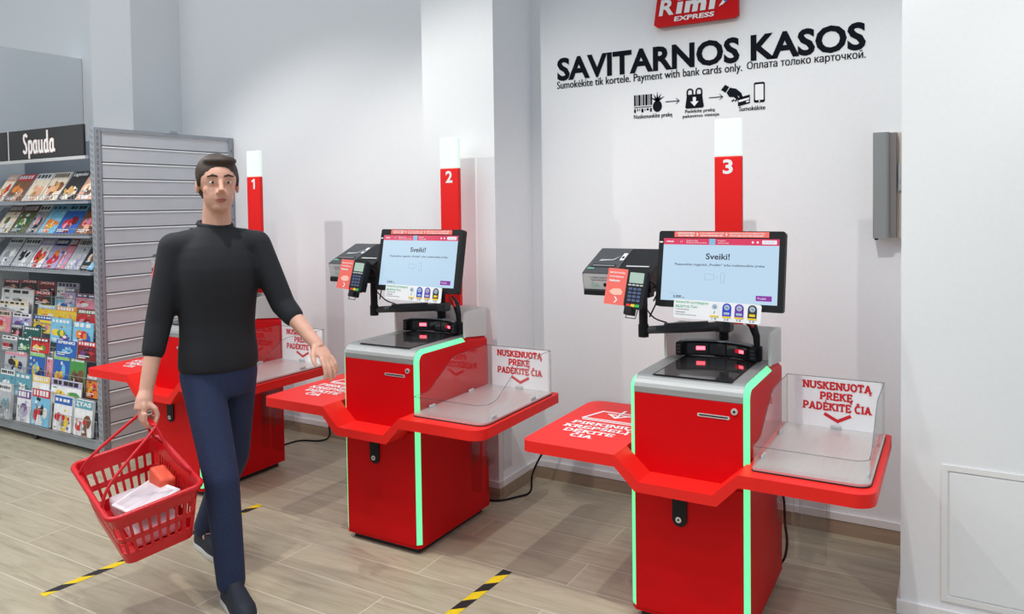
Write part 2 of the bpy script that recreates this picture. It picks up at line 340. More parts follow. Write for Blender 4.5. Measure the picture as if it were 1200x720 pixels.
def put_slab(mb, s, mp, x0, x1, y0, h, mi=0, th=0.17, t=0.0):
    tw = sum(SLAB[c][0] for c in s); kx = (x1 - x0) / tw; cx = 0.0
    st_n = [0]
    def P(u, v): return mp(x0 + (cx + u) * kx, y0 + v * h, t + st_n[0] * 1.2e-5)
    for c in s:
        wd, st, se = SLAB[c]
        for pl in st:
            for i in range(len(pl) - 1):
                a, b = Vector(pl[i]), Vector(pl[i + 1]); d = (b - a).normalized(); n = Vector((-d.y, d.x)) * th / 2
                if i > 0: a = a - d * 0.02
                if i < len(pl) - 2: b = b + d * 0.02
                st_n[0] += 1
                mb.add([P(*(a + n)), P(*(a - n)), P(*(b - n)), P(*(b + n))], [(0, 1, 2, 3)], mi)
        for (sx, sy) in se:
            y_ = 0 if sy == 0 else 1 - .16
            st_n[0] += 1
            mb.add([P(sx - .19, y_), P(sx + .19, y_), P(sx + .19, y_ + .16), P(sx - .19, y_ + .16)], [(0, 1, 2, 3)], mi)
        cx += wd

# ------------------------------------------------------------------ the room
YB = 3.83
struct('floor', MB().box(-13, 4.5, -4, 4.4, -0.1, 0), M['floor'])
struct('wall_back', MB().box(-13, 4.5, YB, YB + 0.2, 0, 4.2), M['wall'])
struct('wall_center', MB().box(-2.55, -2.09, 3.42, YB, 0, 4.2), M['wall'])          # pier behind the middle till
struct('wall_corner', MB().box(-5.65, -5.157, 3.427, YB, 0, 4.2), M['wall'])         # pier behind the magazine rack
struct('wall_right', MB().box(-0.175, 4.5, 3.2, YB, 0, 4.2), M['wall'])
struct('wall_left', MB().box(-6.60, -6.45, 1.6, 3.826, 0, 2.865), M['wall'])         # free-standing partition beside the rack
n = 0
for (x0, x1, y0, y1) in ((-13, -2.55, YB - .012, YB), (-2.09, -0.175, YB - .012, YB), (-2.562, -2.078, 3.408, 3.42), (-2.09, -2.078, 3.42, YB - .012), (-2.562, -2.55, 3.42, YB - .012), (-0.187, 4.5, 3.188, 3.2), (-0.187, -0.175, 3.2, YB - .012)):
    n += 1
    if y0 > 3.7 or x1 < -1:
        struct(f'baseboard_{n}', MB().box(x0, x1, y0, y1, 0, 0.064), M['skirt_wood'])
        struct(f'trim_{n}', MB().box(x0 - (0.003 if x1 - x0 < .02 else 0), x1 + (0.003 if x1 - x0 < .02 else 0), y0 - 0.003, y1, 0.068, 0.102), M['white_trim'])
    else:
        struct(f'baseboard_{n}', MB().box(x0, x1, y0, y1, 0, 0.05), M['white_trim'])

# access hatch in the right pier
a = empty('access_panel', (-0.04, 3.2, 0.083))
fr = MB()
for (x0, x1, z0, z1) in ((0, .02, 0, .51), (.60, .62, 0, .51), (.02, .60, 0, .02), (.02, .60, .49, .51)): fr.box(x0, x1, -.006, -.0005, z0, z1)
fr.build('frame', M['white_trim'], a)
MB().rbox(.026, .594, -.004, -.0005, .026, .484, .0015).build('hatch_door', M['wall'], a)
tag(a, 'white access hatch low on the white pier beside the third till', 'hatch')

# grey wall box with beige board behind
b_ = empty('wall_box', (-0.318, YB, 1.40))
MB().prism(rrect(0, .066, -.10, -.03, (.004, .018, .004, .004), 4), XY(0), 0, .468).build('cover', M['box_grey'], b_)
MB().box(.066, .092, -.082, -.03, .004, .466).build('side_flap', M['box_side'], b_)
MB().box(.0, .135, -.03, -.001, 0, .47).build('back_board', M['beige'], b_)
lt = MB(); lt.box(.096, .112, -.045, -.03, .21, .33); lt.box(.100, .106, -.052, -.045, .25, .27); lt.build('latch', M['lgrey'], b_)
MB().cyl((.012, -.07, -.008), (0, 0, 1), .008, .008, 10).build('rubber_foot', M['black'], b_)
tag(b_, 'narrow grey wall box with beige backing board beside the white pier', 'wall box')

# ------------------------------------------------------------------ wall lettering and logo
def lettering(name, label, fn, mats, cat='wall lettering', group=None):
    mb = MB(); fn(mb); mb.fix = False
    return tag(mb.build(name, mats), label, cat, group)
W0 = XZ(YB - 0.0025)
lettering('title_lettering', 'large bold black capitals SAVITARNOS KASOS across the white wall', lambda q: put_text(q, 'SAVITARNOS KASOS', W0, -1.922, -.356, 2.254, 2.382, 0, 0.034), M['ink_black'])
def thick(q, txt, x0, x1, y0, y1, dx=.0016):
    put_text(q, txt, W0, x0, x1 - dx, y0, y1); put_text(q, txt, W0, x0 + dx, x1, y0, y1, t=.0003)
lettering('subtitle_lettering', 'thin black Latin payment line directly under the big wall title', lambda q: thick(q, 'Sumokėkite tik kortele. Payment with bank cards only.', -1.924, -.908, 2.199, 2.2525), M['ink_black'])
lettering('subtitle_lettering', 'thin black Cyrillic line Оплата только карточкой under the wall title', lambda q: thick(q, 'Оплата только карточкой.', -.886, -.356, 2.207, 2.2545), M['ink_black'])
lettering('caption_lettering', 'small caption Nuskenuokite prekę under the barcode pictogram', lambda q: thick(q, 'Nuskenuokite prekę', -1.473, -1.263, 2.008, 2.037, .0012), M['ink_black'], group='captions under the pictograms')
def cap2(q):
    thick(q, 'Padėkite prekę', -1.196, -1.043, 2.0205, 2.0425, .0012); thick(q, 'pakavimo vietoje', -1.209, -1.022, 1.997, 2.0185, .0012)
lettering('caption_lettering', 'small two-line caption under the carrier bag pictogram', cap2, M['ink_black'], group='captions under the pictograms')
lettering('caption_lettering', 'small caption Sumokėkite under the hand and card pictogram', lambda q: thick(q, 'Sumokėkite', -.925, -.799, 2.016, 2.038, .0012), M['ink_black'], group='captions under the pictograms')
def barcode(q):
    x = -1.471
    for i, wd in enumerate((.010, .005, .012, .004, .009, .013, .005, .010)):
        q.flat([(x, 2.082), (x + wd, 2.082), (x + wd, 2.139), (x, 2.139)], W0)
        x += wd + .0045
    x = -1.471
    q.flat([(-1.471, 2.072), (-1.373, 2.072), (-1.373, 2.076), (-1.471, 2.076)], W0)
    for i, wd in enumerate((.010, .006, .005, .012, .004, .012, .010)):
        q.flat([(x, 2.047 + (.008 if i % 3 else 0)), (x + wd, 2.047 + (.008 if i % 3 else 0)), (x + wd, 2.066), (x, 2.066)], W0); x += wd + .0065
lettering('barcode_pictogram', 'black barcode pictogram at the start of the wall instructions', barcode, M['ink_black'], 'pictogram')
def pine(q):
    q.flat(circ(-1.343, 2.073, .025, 16, .030), W0)
    for a in (-60, -30, 0, 30, 60):
        s_, c_ = math.sin(math.radians(a)), math.cos(math.radians(a)); L = .050 if a == 0 else .044
        q.flat([(-1.343 + -c_ * .007, 2.100 + s_ * .007), (-1.343 + c_ * .007, 2.100 - s_ * .007), (-1.343 + s_ * L, 2.100 + c_ * L)], W0)
lettering('pineapple_pictogram', 'black pineapple pictogram next to the barcode on the wall', pine, M['ink_black'], 'pictogram')
def arrow(x0, x1, z):
    def f(q):
        q.flat([(x0, z - .0022), (x1, z - .0022), (x1, z + .0022), (x0, z + .0022)], W0)
        for s_ in (1, -1): q.flat([(x1, z - .002), (x1, z + .002), (x1 - .018, z + s_ * .014 + .002), (x1 - .018, z + s_ * .014 - .002)], W0)
    return f
lettering('arrow_pictogram', 'thin black arrow between pineapple and carrier bag pictograms', arrow(-1.299, -1.225, 2.092), M['ink_black'], 'pictogram', 'thin arrows between pictograms')
lettering('arrow_pictogram', 'thin black arrow between carrier bag and hand pictograms', arrow(-1.073, -1.003, 2.094), M['ink_black'], 'pictogram', 'thin arrows between pictograms')
def bagp(q):
    q.flat([(-1.195, 2.054), (-1.188, 2.048), (-1.107, 2.048), (-1.099, 2.054), (-1.108, 2.118), (-1.186, 2.118)], W0)
    for cx in (-1.170, -1.124):
        pts = [(cx - .014, 2.112), (cx - .014, 2.134)] + _arc(cx, 2.134, .014, .012, 180, 0, 6) + [(cx + .014, 2.112)]
        for i in range(len(pts) - 1):
            a_, b2 = Vector(pts[i]), Vector(pts[i + 1]); d = (b2 - a_).normalized(); nn = Vector((-d.y, d.x)) * .004
            q.flat([tuple(a_ + nn), tuple(a_ - nn), tuple(b2 - nn), tuple(b2 + nn)], W0)
    W1 = XZ(YB - .0032)
    q.flat([(-1.155, 2.104), (-1.155, 2.082), (-1.168, 2.082), (-1.147, 2.058), (-1.126, 2.082), (-1.139, 2.082), (-1.139, 2.104)], W1, 1)
lettering('bag_pictogram', 'black carrier bag pictogram with a white down arrow', bagp, [M['ink_black'], M['paper']], 'pictogram')
def handp(q):
    W1 = XZ(YB - .0032)
    q.flat([(-1.013, 2.128), (-.992, 2.152), (-.972, 2.140), (-.990, 2.112)], W0)
    q.flat([(-.985, 2.112), (-.968, 2.136), (-.938, 2.128), (-.912, 2.104), (-.905, 2.082), (-.915, 2.078), (-.932, 2.096), (-.925, 2.078), (-.936, 2.074), (-.950, 2.088), (-.972, 2.090)], W0)
    for k in range(3): q.flat([(-.962 + k * .015, 2.070), (-.950 + k * .015, 2.078), (-.946 + k * .015, 2.072), (-.958 + k * .015, 2.064)], W0)
    q.flat([(-.930, 2.040), (-.872, 2.052), (-.872, 2.094), (-.930, 2.082)], W0)
    q.flat([(-.926, 2.060), (-.876, 2.070), (-.876, 2.080), (-.926, 2.070)], W1, 1)
    q.flat([(-.890, 2.056), (-.876, 2.059), (-.876, 2.066), (-.890, 2.063)], W1, 1)
lettering('hand_card_pictogram', 'black pictogram of a hand holding a bank card', handp, [M['ink_black'], M['paper']], 'pictogram')
def phonep(q):
    W1 = XZ(YB - .0032)
    q.flat(rrect(-.853, -.801, 2.052, 2.150, .008), W0); q.flat(rrect(-.847, -.807, 2.064, 2.140, .003), W1, 1)
    q.flat(circ(-.827, 2.058, .004, 10), W1, 1)
lettering('phone_pictogram', 'outlined mobile phone pictogram at the end of the wall instructions', phonep, [M['ink_black'], M['paper']], 'pictogram')
# logo board
lg = empty('logo_sign', (-1.14, YB, 2.47))
poly = [(-.205, .012), (-.19, 0), (.20, 0), (.222, .012), (.222, .30), (-.165, .30)]
sg = MB(); sg.prism(poly, XZ(-.012), 0, .028); sg.build('board', M['red'], lg)
q = MB(); q.fix = False; F = XZ(-.0425)
put_text(q, 'R', F, -.178, -.100, .054, .133, 0, .03, .18); 
def bar(x0, x1, z0, z1, sl=.18): q.flat([(x0 + sl * (z0 - .054), z0), (x1 + sl * (z0 - .054), z0), (x1 + sl * (z1 - .054), z1), (x0 + sl * (z1 - .054), z1)], F)
bar(-.088, -.060, .054, .112); bar(-.088, -.060, .120, .138)
put_text(q, 'm', F, -.046, .062, .054, .112, 0, .05, .18)
bar(.078, .106, .054, .112); bar(.078, .106, .120, .138)
put_text(q, 'EXPRESS', F, -.098, .104, .018, .042, 0, .03, .18)
q.flat([(.128, .062), (.150, .070), (.200, .118), (.176, .128)], F, 0); q.flat([(.152, .088), (.164, .078), (.206, .130), (.196, .140)], XZ(-.043), 1)
q.build('lettering', [M['ink_white'], M['rimi_blue']], lg)
tag(lg, 'red shop logo board with white lettering high above the wall title', 'sign')

# ------------------------------------------------------------------ hazard tape on the floor
def tape(x0, y0, x1, y1, wd, label):
    t = MB(); a_, b2 = Vector((x0, y0)), Vector((x1, y1)); d = (b2 - a_); L = d.length; d.normalize(); nn = Vector((-d.y, d.x)); pitch = .155; k = 0; s_ = -wd
    P = lambda u, v: (a_.x + d.x * u + nn.x * v, a_.y + d.y * u + nn.y * v, .0012)
    u = -.02
    clip = lambda u: max(0, min(L, u))
    while u < L + .05:
        for mi, (p0, p1) in enumerate(((u, u + pitch / 2), (u + pitch / 2, u + pitch))):
            pts = [(clip(p0), -wd / 2), (clip(p1), -wd / 2), (clip(p1 - .045), wd / 2), (clip(p0 - .045), wd / 2)]
            if abs(pts[0][0] - pts[1][0]) + abs(pts[2][0] - pts[3][0]) > .001: t.add([P(*p) for p in pts], [(0, 1, 2, 3)], mi)
        u += pitch
    t.fix = False
    return tag(t.build('floor_tape', [M['tape_y'], M['tape_k']]), label, 'floor tape')
tape(-3.225, 1.675, -3.177, 2.768, .042, 'black and yellow hazard tape line on the floor under the walking man')
tape(-1.70, 1.60, -1.655, 2.767, .046, 'black and yellow hazard tape line between the second and third till')

# ------------------------------------------------------------------ self-checkout tills
def profile():
    """side profile (y, z) of the cabinet from front bottom over the top to the back bottom, without the closing edge"""
    p = [(0, .032), (0, .872)]
    p += [(.052 - .052 * math.cos(math.radians(a)), .873 + .052 * math.sin(math.radians(a))) for a in (15, 30, 45, 60, 75, 90)]
    p += [(.20, .925), (.40, .925), (.587, .905), (.587, .032)]
    return p
def inset(pl, d):
    out = []
    for i, p in enumerate(pl):
        a_ = Vector(pl[i - 1]) if i else None; b2 = Vector(pl[i + 1]) if i < len(pl) - 1 else None; c_ = Vector(p)
        ns = []
        for (u, v) in ((a_, c_), (c_, b2)):
            if u is not None and v is not None and (v - u).length > 1e-6:
                dd = (v - u).normalized(); ns.append(Vector((dd.y, -dd.x)))
        nn = sum(ns, Vector((0, 0))); nn = nn / (nn.length_squared) * len(ns) if len(ns) == 1 else nn * (2 / nn.length_squared)
        out.append((c_.x + nn.x * d, c_.y + nn.y * d))
    return out
def make_till():
    root = empty('self_checkout', (0, 0, 0))
    CH = .018; HW = .219; P0 = profile(); P1 = inset(P0, CH)
    P1[0] = (CH, .032); P1[-1] = (.587, .032); P1[-2] = (.587, .905 - CH)
    mp = lambda x: [(x, p[0], p[1]) for p in P0]; mi_ = lambda x: [(x, p[0], p[1]) for p in P1]
    cab = MB(); cab.loft([mi_(-HW), mp(-HW + CH), mp(HW - CH), mi_(HW)])
    cab.build('cabinet', M['red'], root)
    MB().box(-.19, .19, .03, .56, 0, .033).build('plinth', M['plinth'], root)
    # steel top: wraps over the rounded front edge
    st = MB(); sp = P0[1:-1]; so = inset(sp, -.003)
    so[0] = (-.003, .866); sp = [(0.0, .866)] + sp[1:]
    prof = so + sp[::-1]
    st.prism(prof, lambda u, v, t: (t, u, v), -HW + CH, HW - CH)
    top = st.build('steel_top', M['steel'], root)
    gl = MB(); gl.prism(rrect(-.142, .156, .032, .445, .006), XY(.9282), 0, .0012); gl.build('glass_gasket', M['black'], top)
    gl = MB(); gl.prism(rrect(-.135, .149, .039, .438, .004), XY(.9294), 0, .0014); gl.build('scanner_glass', M['glass_black'], top)
    # green light strips on the chamfers
    for s_ in (-1, 1):
        ls = MB(); A = [(0, .05)] + P0[1:9]; B_ = [(CH, .05)] + P1[1:9]; k = .385
        A = A + [(k, .925)]; B_ = B_ + [(k, .925 - CH)]
        rings = []
        for (ay, az), (by, bz) in zip(A, B_):
            o_ = Vector((s_ * (HW - CH), ay, az)); i_ = Vector((s_ * HW, by, bz)); d = (o_ - i_)
            nv = Vector((s_ * CH, ay - by if False else (ay - by), az - bz)); nv = Vector((s_ * 1.0, (ay - by) / CH, (az - bz) / CH)).normalized() * .0022
            rings.append([o_ + nv, i_ + nv, i_ - nv, o_ - nv])
        ls.loft(rings); ls.build('light_strip', M['green_led'], root)
    # front panels
    up_ = MB(); up_.rbox(-.199, .199, -.004, .002, .560, .8635, .0015); up_ = up_.build('front_panel', M['red'], root)
    sl = MB(); sl.prism(rrect(.040, .155, .804, .816, .004), XZ(-.004), 0, .002, 0); sl.prism(rrect(.046, .149, .808, .8125, .002), XZ(-.006), 0, .0006, 1)
    sl.build('coin_slot', [M['chrome'], M['black']], up_)
    lk = MB(); lk.cyl((.172, -.004, .836), (0, -1, 0), .0115, .006, 20); lk.cyl((.172, -.010, .836), (0, -1, 0), .0045, .002, 12, 1); lk.build('lock', [M['chrome'], M['black']], up_)
    dn = MB(); dn.rbox(-.199, .199, -.004, .002, .046, .556, .0015); dn = dn.build('service_door', M['red'], root)
    hd = MB(); hd.prism(rrect(-.054, .0, .388, .535, .026), XZ(-.004), 0, .007); hd = hd.build('latch_handle', M['black'], dn)
    lk = MB(); lk.cyl((-.030, -.011, .414), (0, -1, 0), .011, .004, 20); lk.cyl((-.030, -.015, .414), (0, -1, 0), .004, .001, 10, 1); lk.build('lock', [M['chrome'], M['black']], dn)
    # shelves and dipped front rail
    sh = MB(); sh.prism(rrect(-.621, -.2325, -.127, .555, (.035, 0, 0, .07)), XY(.612), 0, .044)
    bs = sh.build('basket_shelf', M['red_lit'], root)
    q = MB(); q.fix = False; F = frame((-.621, -.127, .6572), (1, 0, 0), (0, 1, 0))
    # lettering reads from the front
    put_slab(q, 'PIRKINIŲ', F, .070, .345, .302, .038, 0, .19); put_slab(q, 'KREPŠELĮ', F, .060, .345, .245, .038, 0, .19)
    put_slab(q, 'DĖKITE', F, .085, .305, .188, .038, 0, .19); put_slab(q, 'ČIA', F, .140, .235, .131, .038, 0, .19)
    sn = [0]
    def seg(a_, b2, t_=.012):
        sn[0] += 1
        a_, b2 = Vector(a_), Vector(b2); d = (b2 - a_).normalized(); nn = Vector((-d.y, d.x)) * t_ / 2; a_ = a_ - d * t_ / 2; b2 = b2 + d * t_ / 2
        q.flat([tuple(a_ + nn), tuple(a_ - nn), tuple(b2 - nn), tuple(b2 + nn)], lambda u, v, t: F(u, v, t + sn[0] * 1.5e-5))
    for a_, b2 in (((.085, .392), (.125, .515)), ((.125, .515), (.30, .515)), ((.30, .515), (.34, .392)), ((.34, .392), (.085, .392)), ((.095, .372), (.33, .372)), ((.212, .555), (.212, .455)), ((.212, .440), (.168, .485)), ((.212, .440), (.256, .485)), ((.165, .485), (.195, .485)), ((.229, .485), (.259, .485))): seg(a_, b2)
    q.build('lettering', M['ink_white'], bs)
    rl = MB(); T = .040
    topl = [(-.2325, .656), (-.140, .572), (.124, .572), (.213, .656)]
    botl = [(.213, .612), (.139, .534), (-.155, .534), (-.2325, .612)]
    rl.prism(topl + botl, lambda u, v, t: (u, t, v), -.127, -.0045)
    rl.build('front_rail', M['red_lit'], root)
    sh = MB(); sh.prism([(.213, -.127)] + [(x, y) for x, y in rrect(.3, .629, -.127, .592, (0, .065, .02, 0), 8)][1:-1] + [(.2225, .592), (.2225, -.004), (.213, -.004)], XY(.612), 0, .044)
    ps = sh.build('packing_shelf', M['red_lit'], root)
    pl = MB(); pl.prism(rrect(.242, .612, -.068, .556, (.012, .045, .02, .012)), XY(.6565), 0, .004, 1); pl.prism(rrect(.244, .610, -.066, .554, (.012, .045, .02, .012)), XY(.6605), 0, .008)
    pl.build('steel_plate', [M['steel_plate'], M['seam']], ps)
    # acrylic shield
    ac = MB(); side = [(.545, .6687), (.545, .868), (.27, .866), (.225, .855), (.195, .835), (.075, .762), (.045, .746), (.01, .742), (-.015, .742), (-.015, .6687)]
    for x in (.247, .603): ac.prism(side, lambda u, v, t, x=x: (x + t, u, v), 0, .004)
    ac.box(.251, .603, .541, .545, .6687, .868)
    r_ = .045; x1, y0 = .607, -.063
    path = [(.251, y0)] + [(x1 - r_ + r_ * math.sin(math.radians(a)), y0 + r_ - r_ * math.cos(math.radians(a))) for a in range(0, 91, 15)]
    outer = [(.247, -.015), (.247, y0 + .004)] + path; inner = [(.251, -.015), (.251, y0 + .004)] + [(.251, y0 + .004)] + [(x1 - r_ + (r_ - .004) * math.sin(math.radians(a)), y0 + r_ - (r_ - .004) * math.cos(math.radians(a))) for a in range(0, 91, 15)]
    outer.append((x1, -.015)); inner.append((x1 - .004, -.015))
    rings = [[(o[0], o[1], .6687), (o[0], o[1], .742), (i[0], i[1], .742), (i[0], i[1], .6687)] for o, i in zip(outer, inner)]
    ac.loft(rings)
    shd = ac.build('acrylic_shield', M['acrylic'], ps)
    ed = MB()
    for x in (.249, .605): ed.tube([(x, p[0], p[1]) for p in side[1:9]], .0018, 5)
    ed.tube([(.249, .543, .868), (.605, .543, .868)], .0018, 5); ed.tube([(p[0], p[1], .742) for p in outer], .0016, 5)
    ed.tube([(.249, .543, .669), (.249, .543, .868)], .0015, 5); ed.tube([(.605, .543, .669), (.605, .543, .868)], .0015, 5)
    ed.build('shield_edge', M['acrylic_edge'], ps)
    pp = MB(); pp.box(.278, .596, .5385, .5402, .6695, .866); q = XZ(.5375)
    put_slab(pp, 'NUSKENUOTĄ', q, .310, .562, .822, .030, 1, .23); put_slab(pp, 'PREKĘ', q, .374, .496, .780, .030, 1, .23); put_slab(pp, 'PADĖKITE ČIA', q, .310, .562, .738, .030, 1, .23)
    for a_, b2 in (((.394, .722), (.440, .698)), ((.440, .698), (.484, .722))):
        a_, b2 = Vector(a_), Vector(b2); d = (b2 - a_).normalized(); nn = Vector((-d.y, d.x)) * .0065; pp.flat([tuple(a_ + nn - d * .004), tuple(a_ - nn - d * .004), tuple(b2 - nn + d * .005), tuple(b2 + nn + d * .005)], XZ(.5375 - (.00002 if a_.x > .42 else 0)), 1)
    pp.fix = False
    pp.build('notice_sheet', [M['paper'], M['ink_red']], ps)
    for (x, y, ax) in ((.435, .532, 0), (.598, .38, 1), (.598, .03, 1), (.256, .38, 1), (.256, .06, 1)):
        c_ = MB(); c_.rbox(x - (.020 if not ax else .004), x + (.020 if not ax else .004), y - (.004 if not ax else .020), y + (.004 if not ax else .020), .6688, .681, .0015, 1); c_.build('clip', M['lgrey'], ps)
    # clear bag holder hanging under the packing shelf
    hb = MB()
    for (x0, x1) in ((.235, .30), (.318, .42)):
        hb.box(x0, x1, .40, .403, .30, .611); hb.box(x0, x0 + .003, .403, .48, .30, .611); hb.box(x1 - .003, x1, .403, .48, .30, .611)
        hb.prism(rrect(x0, x1, .17, .30, (.02, .02, 0, 0)), XZ(.40), 0, .003)
    hb.build('bag_holder', M['holder'], root)
    # scanner bar
    sb = MB(); arc = []; N = 12
    for k in range(N + 1):
        u = -1 + 2 * k / N; x = -.008 + u * .142; y = .462 - .050 * u * u; arc.append((x, y))
    rings = []
    for x, y in arc: rings.append([(x, y, .9325), (x, y + .002, .985), (x, y + .014, .992), (x, y + .040, .990), (x, y + .042, .9325)])
    sb.loft(rings)
    sbo = sb.build('scan_bar', M['black'], root)
    tp = MB(); tp.loft([[(x, y + .003, .9905), (x, y + .006, .9945), (x, y + .040, .9945), (x, y + .042, .9905)] for x, y in arc]); tp.build('top_cover', M['grey'], sbo)
    for s_ in (-1, 1):
        e_ = MB(); cx, cy = -.008 + s_ * .150, .412; e_.rbox(cx - .014, cx + .014, cy - .016, cy + .046, .9325, .990, .008, 3)
        for k in range(3): e_.box(cx - .008, cx + .008, cy - .0175, cy - .0155, .945 + k * .014, .953 + k * .014, 1)
        e_.build('end_cap', [M['black'], M['dark']], sbo)
    def win(u0, u1, z0, z1, mt, nm, off=.0012):
        b2 = MB(); pts = []
        for u in (u0, (u0 + u1) / 2, u1): pts.append((-.008 + u * .142, .462 - .050 * u * u))
        b2.loft([[(x, y - off, z0), (x, y - off + .001, z1), (x, y + .003, z1), (x, y + .003, z0)] for x, y in pts]); return b2.build(nm, mt, sbo)
    win(-.86, -.30, .940, .982, M['glass_black'], 'scan_window'); win(-.26, .20, .940, .982, M['glass_black'], 'scan_window'); win(.24, .86, .940, .982, M['glass_black'], 'scan_window')
    win(-.62, -.38, .955, .970, M['red_led'], 'scan_lamp', .003); win(.50, .76, .955, .970, M['red_led_dim'], 'scan_lamp', .0025); win(.62, .76, .956, .968, M['red_led'], 'scan_lamp', .004)
    # white U-shaped shroud
    sw = MB(); wing = [(.39, .924), (.39, 1.02)] + _arc(.42, 1.02, .03, .03, 180, 90, 5) + [(.587, 1.05), (.587, .907), (.40, .927)]
    for x in (-.217, .206): sw.prism(wing, lambda u, v, t, x=x: (x + t, u, v), 0, .011)
    sw.box(-.206, .206, .576, .587, .91, 1.05); sw.build('shroud', M['white_plastic'], root)
    # column, arm, post
    cl = MB(); cl.tube([(.004, .50, .926), (.004, .50, 1.30)], .019, 14); cl.rbox(-.03, .04, .47, .53, .926, .94, .004)
    cl.rbox(-.02, .12, .30, .50, 1.285, 1.33, .006)
    clo = cl.build('column', M['black'], root)
    ar = MB(); ar.rbox(-.03, .038, .47, .535, 1.03, 1.075, .008)
    ar.tube([(.0, .50, 1.052), (-.12, .40, 1.050), (-.272, .30, 1.046)], [.021, .019, .016], 12)
    ar.tube([(-.05, .452, 1.066), (-.20, .345, 1.062)], .012, 8)
    ar.build('arm', M['dark'], root)
    po = MB(); po.tube([(-.275, .30, 1.018), (-.275, .30, 1.215)], .018, 14); po.tube([(-.275, .30, 1.018), (-.275, .30, 1.07)], .0215, 14)
    po.tube([(-.275, .30, 1.20), (-.273, .26, 1.235), (-.262, .20, 1.235)], .013, 8); po.tube([(-.275, .30, 1.205), (-.31, .36, 1.215)], .014, 8)
    po.rbox(-.37, -.27, .30, .42, 1.205, 1.222, .004)
    po.build('post', M['black'], root)
    hs = MB(); hs.tube([(.07, .50, 1.10), (.10, .46, 1.10), (.135, .44, 1.075), (.152, .432, 1.03), (.154, .432, .985)], [.010, .016, .018, .014, .012], 10)
    hs.rbox(.136, .172, .418, .452, .930, .992, .006)
    hso = hs.build('hand_scanner', M['black'], root); x = MB(); x.tube([(.096, .438, 1.112), (.125, .424, 1.092), (.142, .418, 1.07)], [.006, .009, .006], 8); x.build('trigger_cover', M['keyred'], hso)
    # cables
    cb = MB()
    for pts in ([(-.275, .32, 1.14), (-.25, .36, 1.09), (-.20, .38, 1.07)], [(-.03, .50, 1.04), (.0, .47, 1.02), (-.012, .48, .96)], [(-.24, .30, 1.24), (-.20, .28, 1.20), (-.255, .32, 1.10)], [(-.25, .25, 1.27), (-.22, .24, 1.255), (-.20, .27, 1.22), (-.23, .30, 1.17)]):
        P_ = [Vector(p) for p in pts]; sm = []
        for i in range(len(P_) - 1):
            p0, p1, p2, p3 = P_[max(i - 1, 0)], P_[i], P_[i + 1], P_[min(i + 2, len(P_) - 1)]
            for t_ in (0, .25, .5, .75): sm.append(.5 * ((2 * p1) + (p2 - p0) * t_ + (2 * p0 - 5 * p1 + 4 * p2 - p3) * t_ ** 2 + (3 * p1 - p0 - 3 * p2 + p3) * t_ ** 3))
        sm.append(P_[-1]); cb.tube(sm, .0032, 6)
    cb.build('cable', M['black'], root)
    # printers
    for k, (x0, x1) in enumerate(((-.520, -.372), (-.368, -.222))):
        pr = MB(); body = [(.250, 1.208), (.235, 1.282), (.262, 1.296), (.445, 1.372), (.470, 1.372), (.470, 1.208)]
        pr.prism(body, lambda u, v, t: (t, u, v), x0, x1)
        po_ = pr.build('receipt_printer', M['dark'] if k == 0 else M['black'], root)
        n3 = MB(); n3.rbox(x0 + .004, x1 - .004, .238, .30, 1.188, 1.212, .004); n3.build('base', M['black'], po_)
        F = frame((x0, .262, 1.2965), (1, 0, 0), (0, .183, .076)); s_ = MB(); s_.prism(rrect(.018, .128, .018, .046, .004), F, 0, .0012, 0); s_.prism(rrect(.024, .122, .030, .036, .001), F, .0012, .0016, 1)
        s_.build('paper_slot', [M['plinth'], M['paper'] if k else M['grey']], po_)
        if k == 0:
            f_ = MB(); G = frame((x0 + .003, .2345, 1.284), (1, 0, 0), (0, -.015, .074)); G = frame((x0 + .003, .2495, 1.210), (1, 0, 0), (0, -.015, .074))
            f_.prism(rrect(0, .142, .004, .070, .004), G, .0, .002, 0); f_.build('front_cover', M['lgrey'], po_)
            f_ = MB(); f_.fix = False; G2 = frame((x0 + .003, .2490, 1.210), (1, 0, 0), (0, -.015, .074)); G3 = lambda u, v, t: G2(u, v, .0026)
            put_text(f_, 'LOTERIJOS BILIETAI', G3, .030, .112, .050, .058, 0); put_text(f_, 'Spausdinami', G3, .036, .105, .040, .048, 0)
            put_text(f_, 'ČIA', G3, .034, .072, .016, .034, 1, .02); f_.flat(circ(.098, .024, .0085, 14), G3, 2)
            f_.build('label', [M['ink_black'], M['p_green'], M['ink_black']], po_)
            w_ = MB(); w_.prism(rrect(.125, .143, .085, .150, .002), F, 0, .0015, 0); w_.flat(rrect(.129, .139, .10, .12, .001), lambda u, v, t: F(u, v, .002), 1); w_.build('sticker', [M['paper'], M['ink_black']], po_)
            w_ = MB(); w_.prism([(.035, .075), (.10, .085), (.118, .125), (.095, .092), (.04, .09)], F, 0, .0012); w_.build('emblem', M['chrome'], po_)
            w_ = MB(); w_.prism(rrect(.010, .040, .002, .010, .002), F, 0, .0012); w_.build('badge', M['p_green'], po_)
    # payment terminal
    T_ = empty('payment_terminal', (-.252, .175, 1.228)); T_.parent = root; T_.rotation_euler = (math.radians(-15), math.radians(3), math.radians(-3))
    tb = MB(); tb.prism(rrect(-.041, .041, -.080, .080, (.018, .018, .010, .010)), XZ(.0), 0, .022); tb.prism(rrect(-.036, .036, -.074, .074, .008), XZ(.022), 0, .022)
    tb = tb.build('housing', M['black'], T_)
    tb['label'] = 'black card terminal housing'
    d_ = MB(); d_.prism(rrect(-.030, .030, .022, .064, .003), XZ(-.022), 0, .0012); d_.build('display', M['scr_term'], T_)
    kp = MB(); kp.prism(rrect(-.032, .032, -.058, .008, .004), XZ(-.022), 0, .0008, 0)
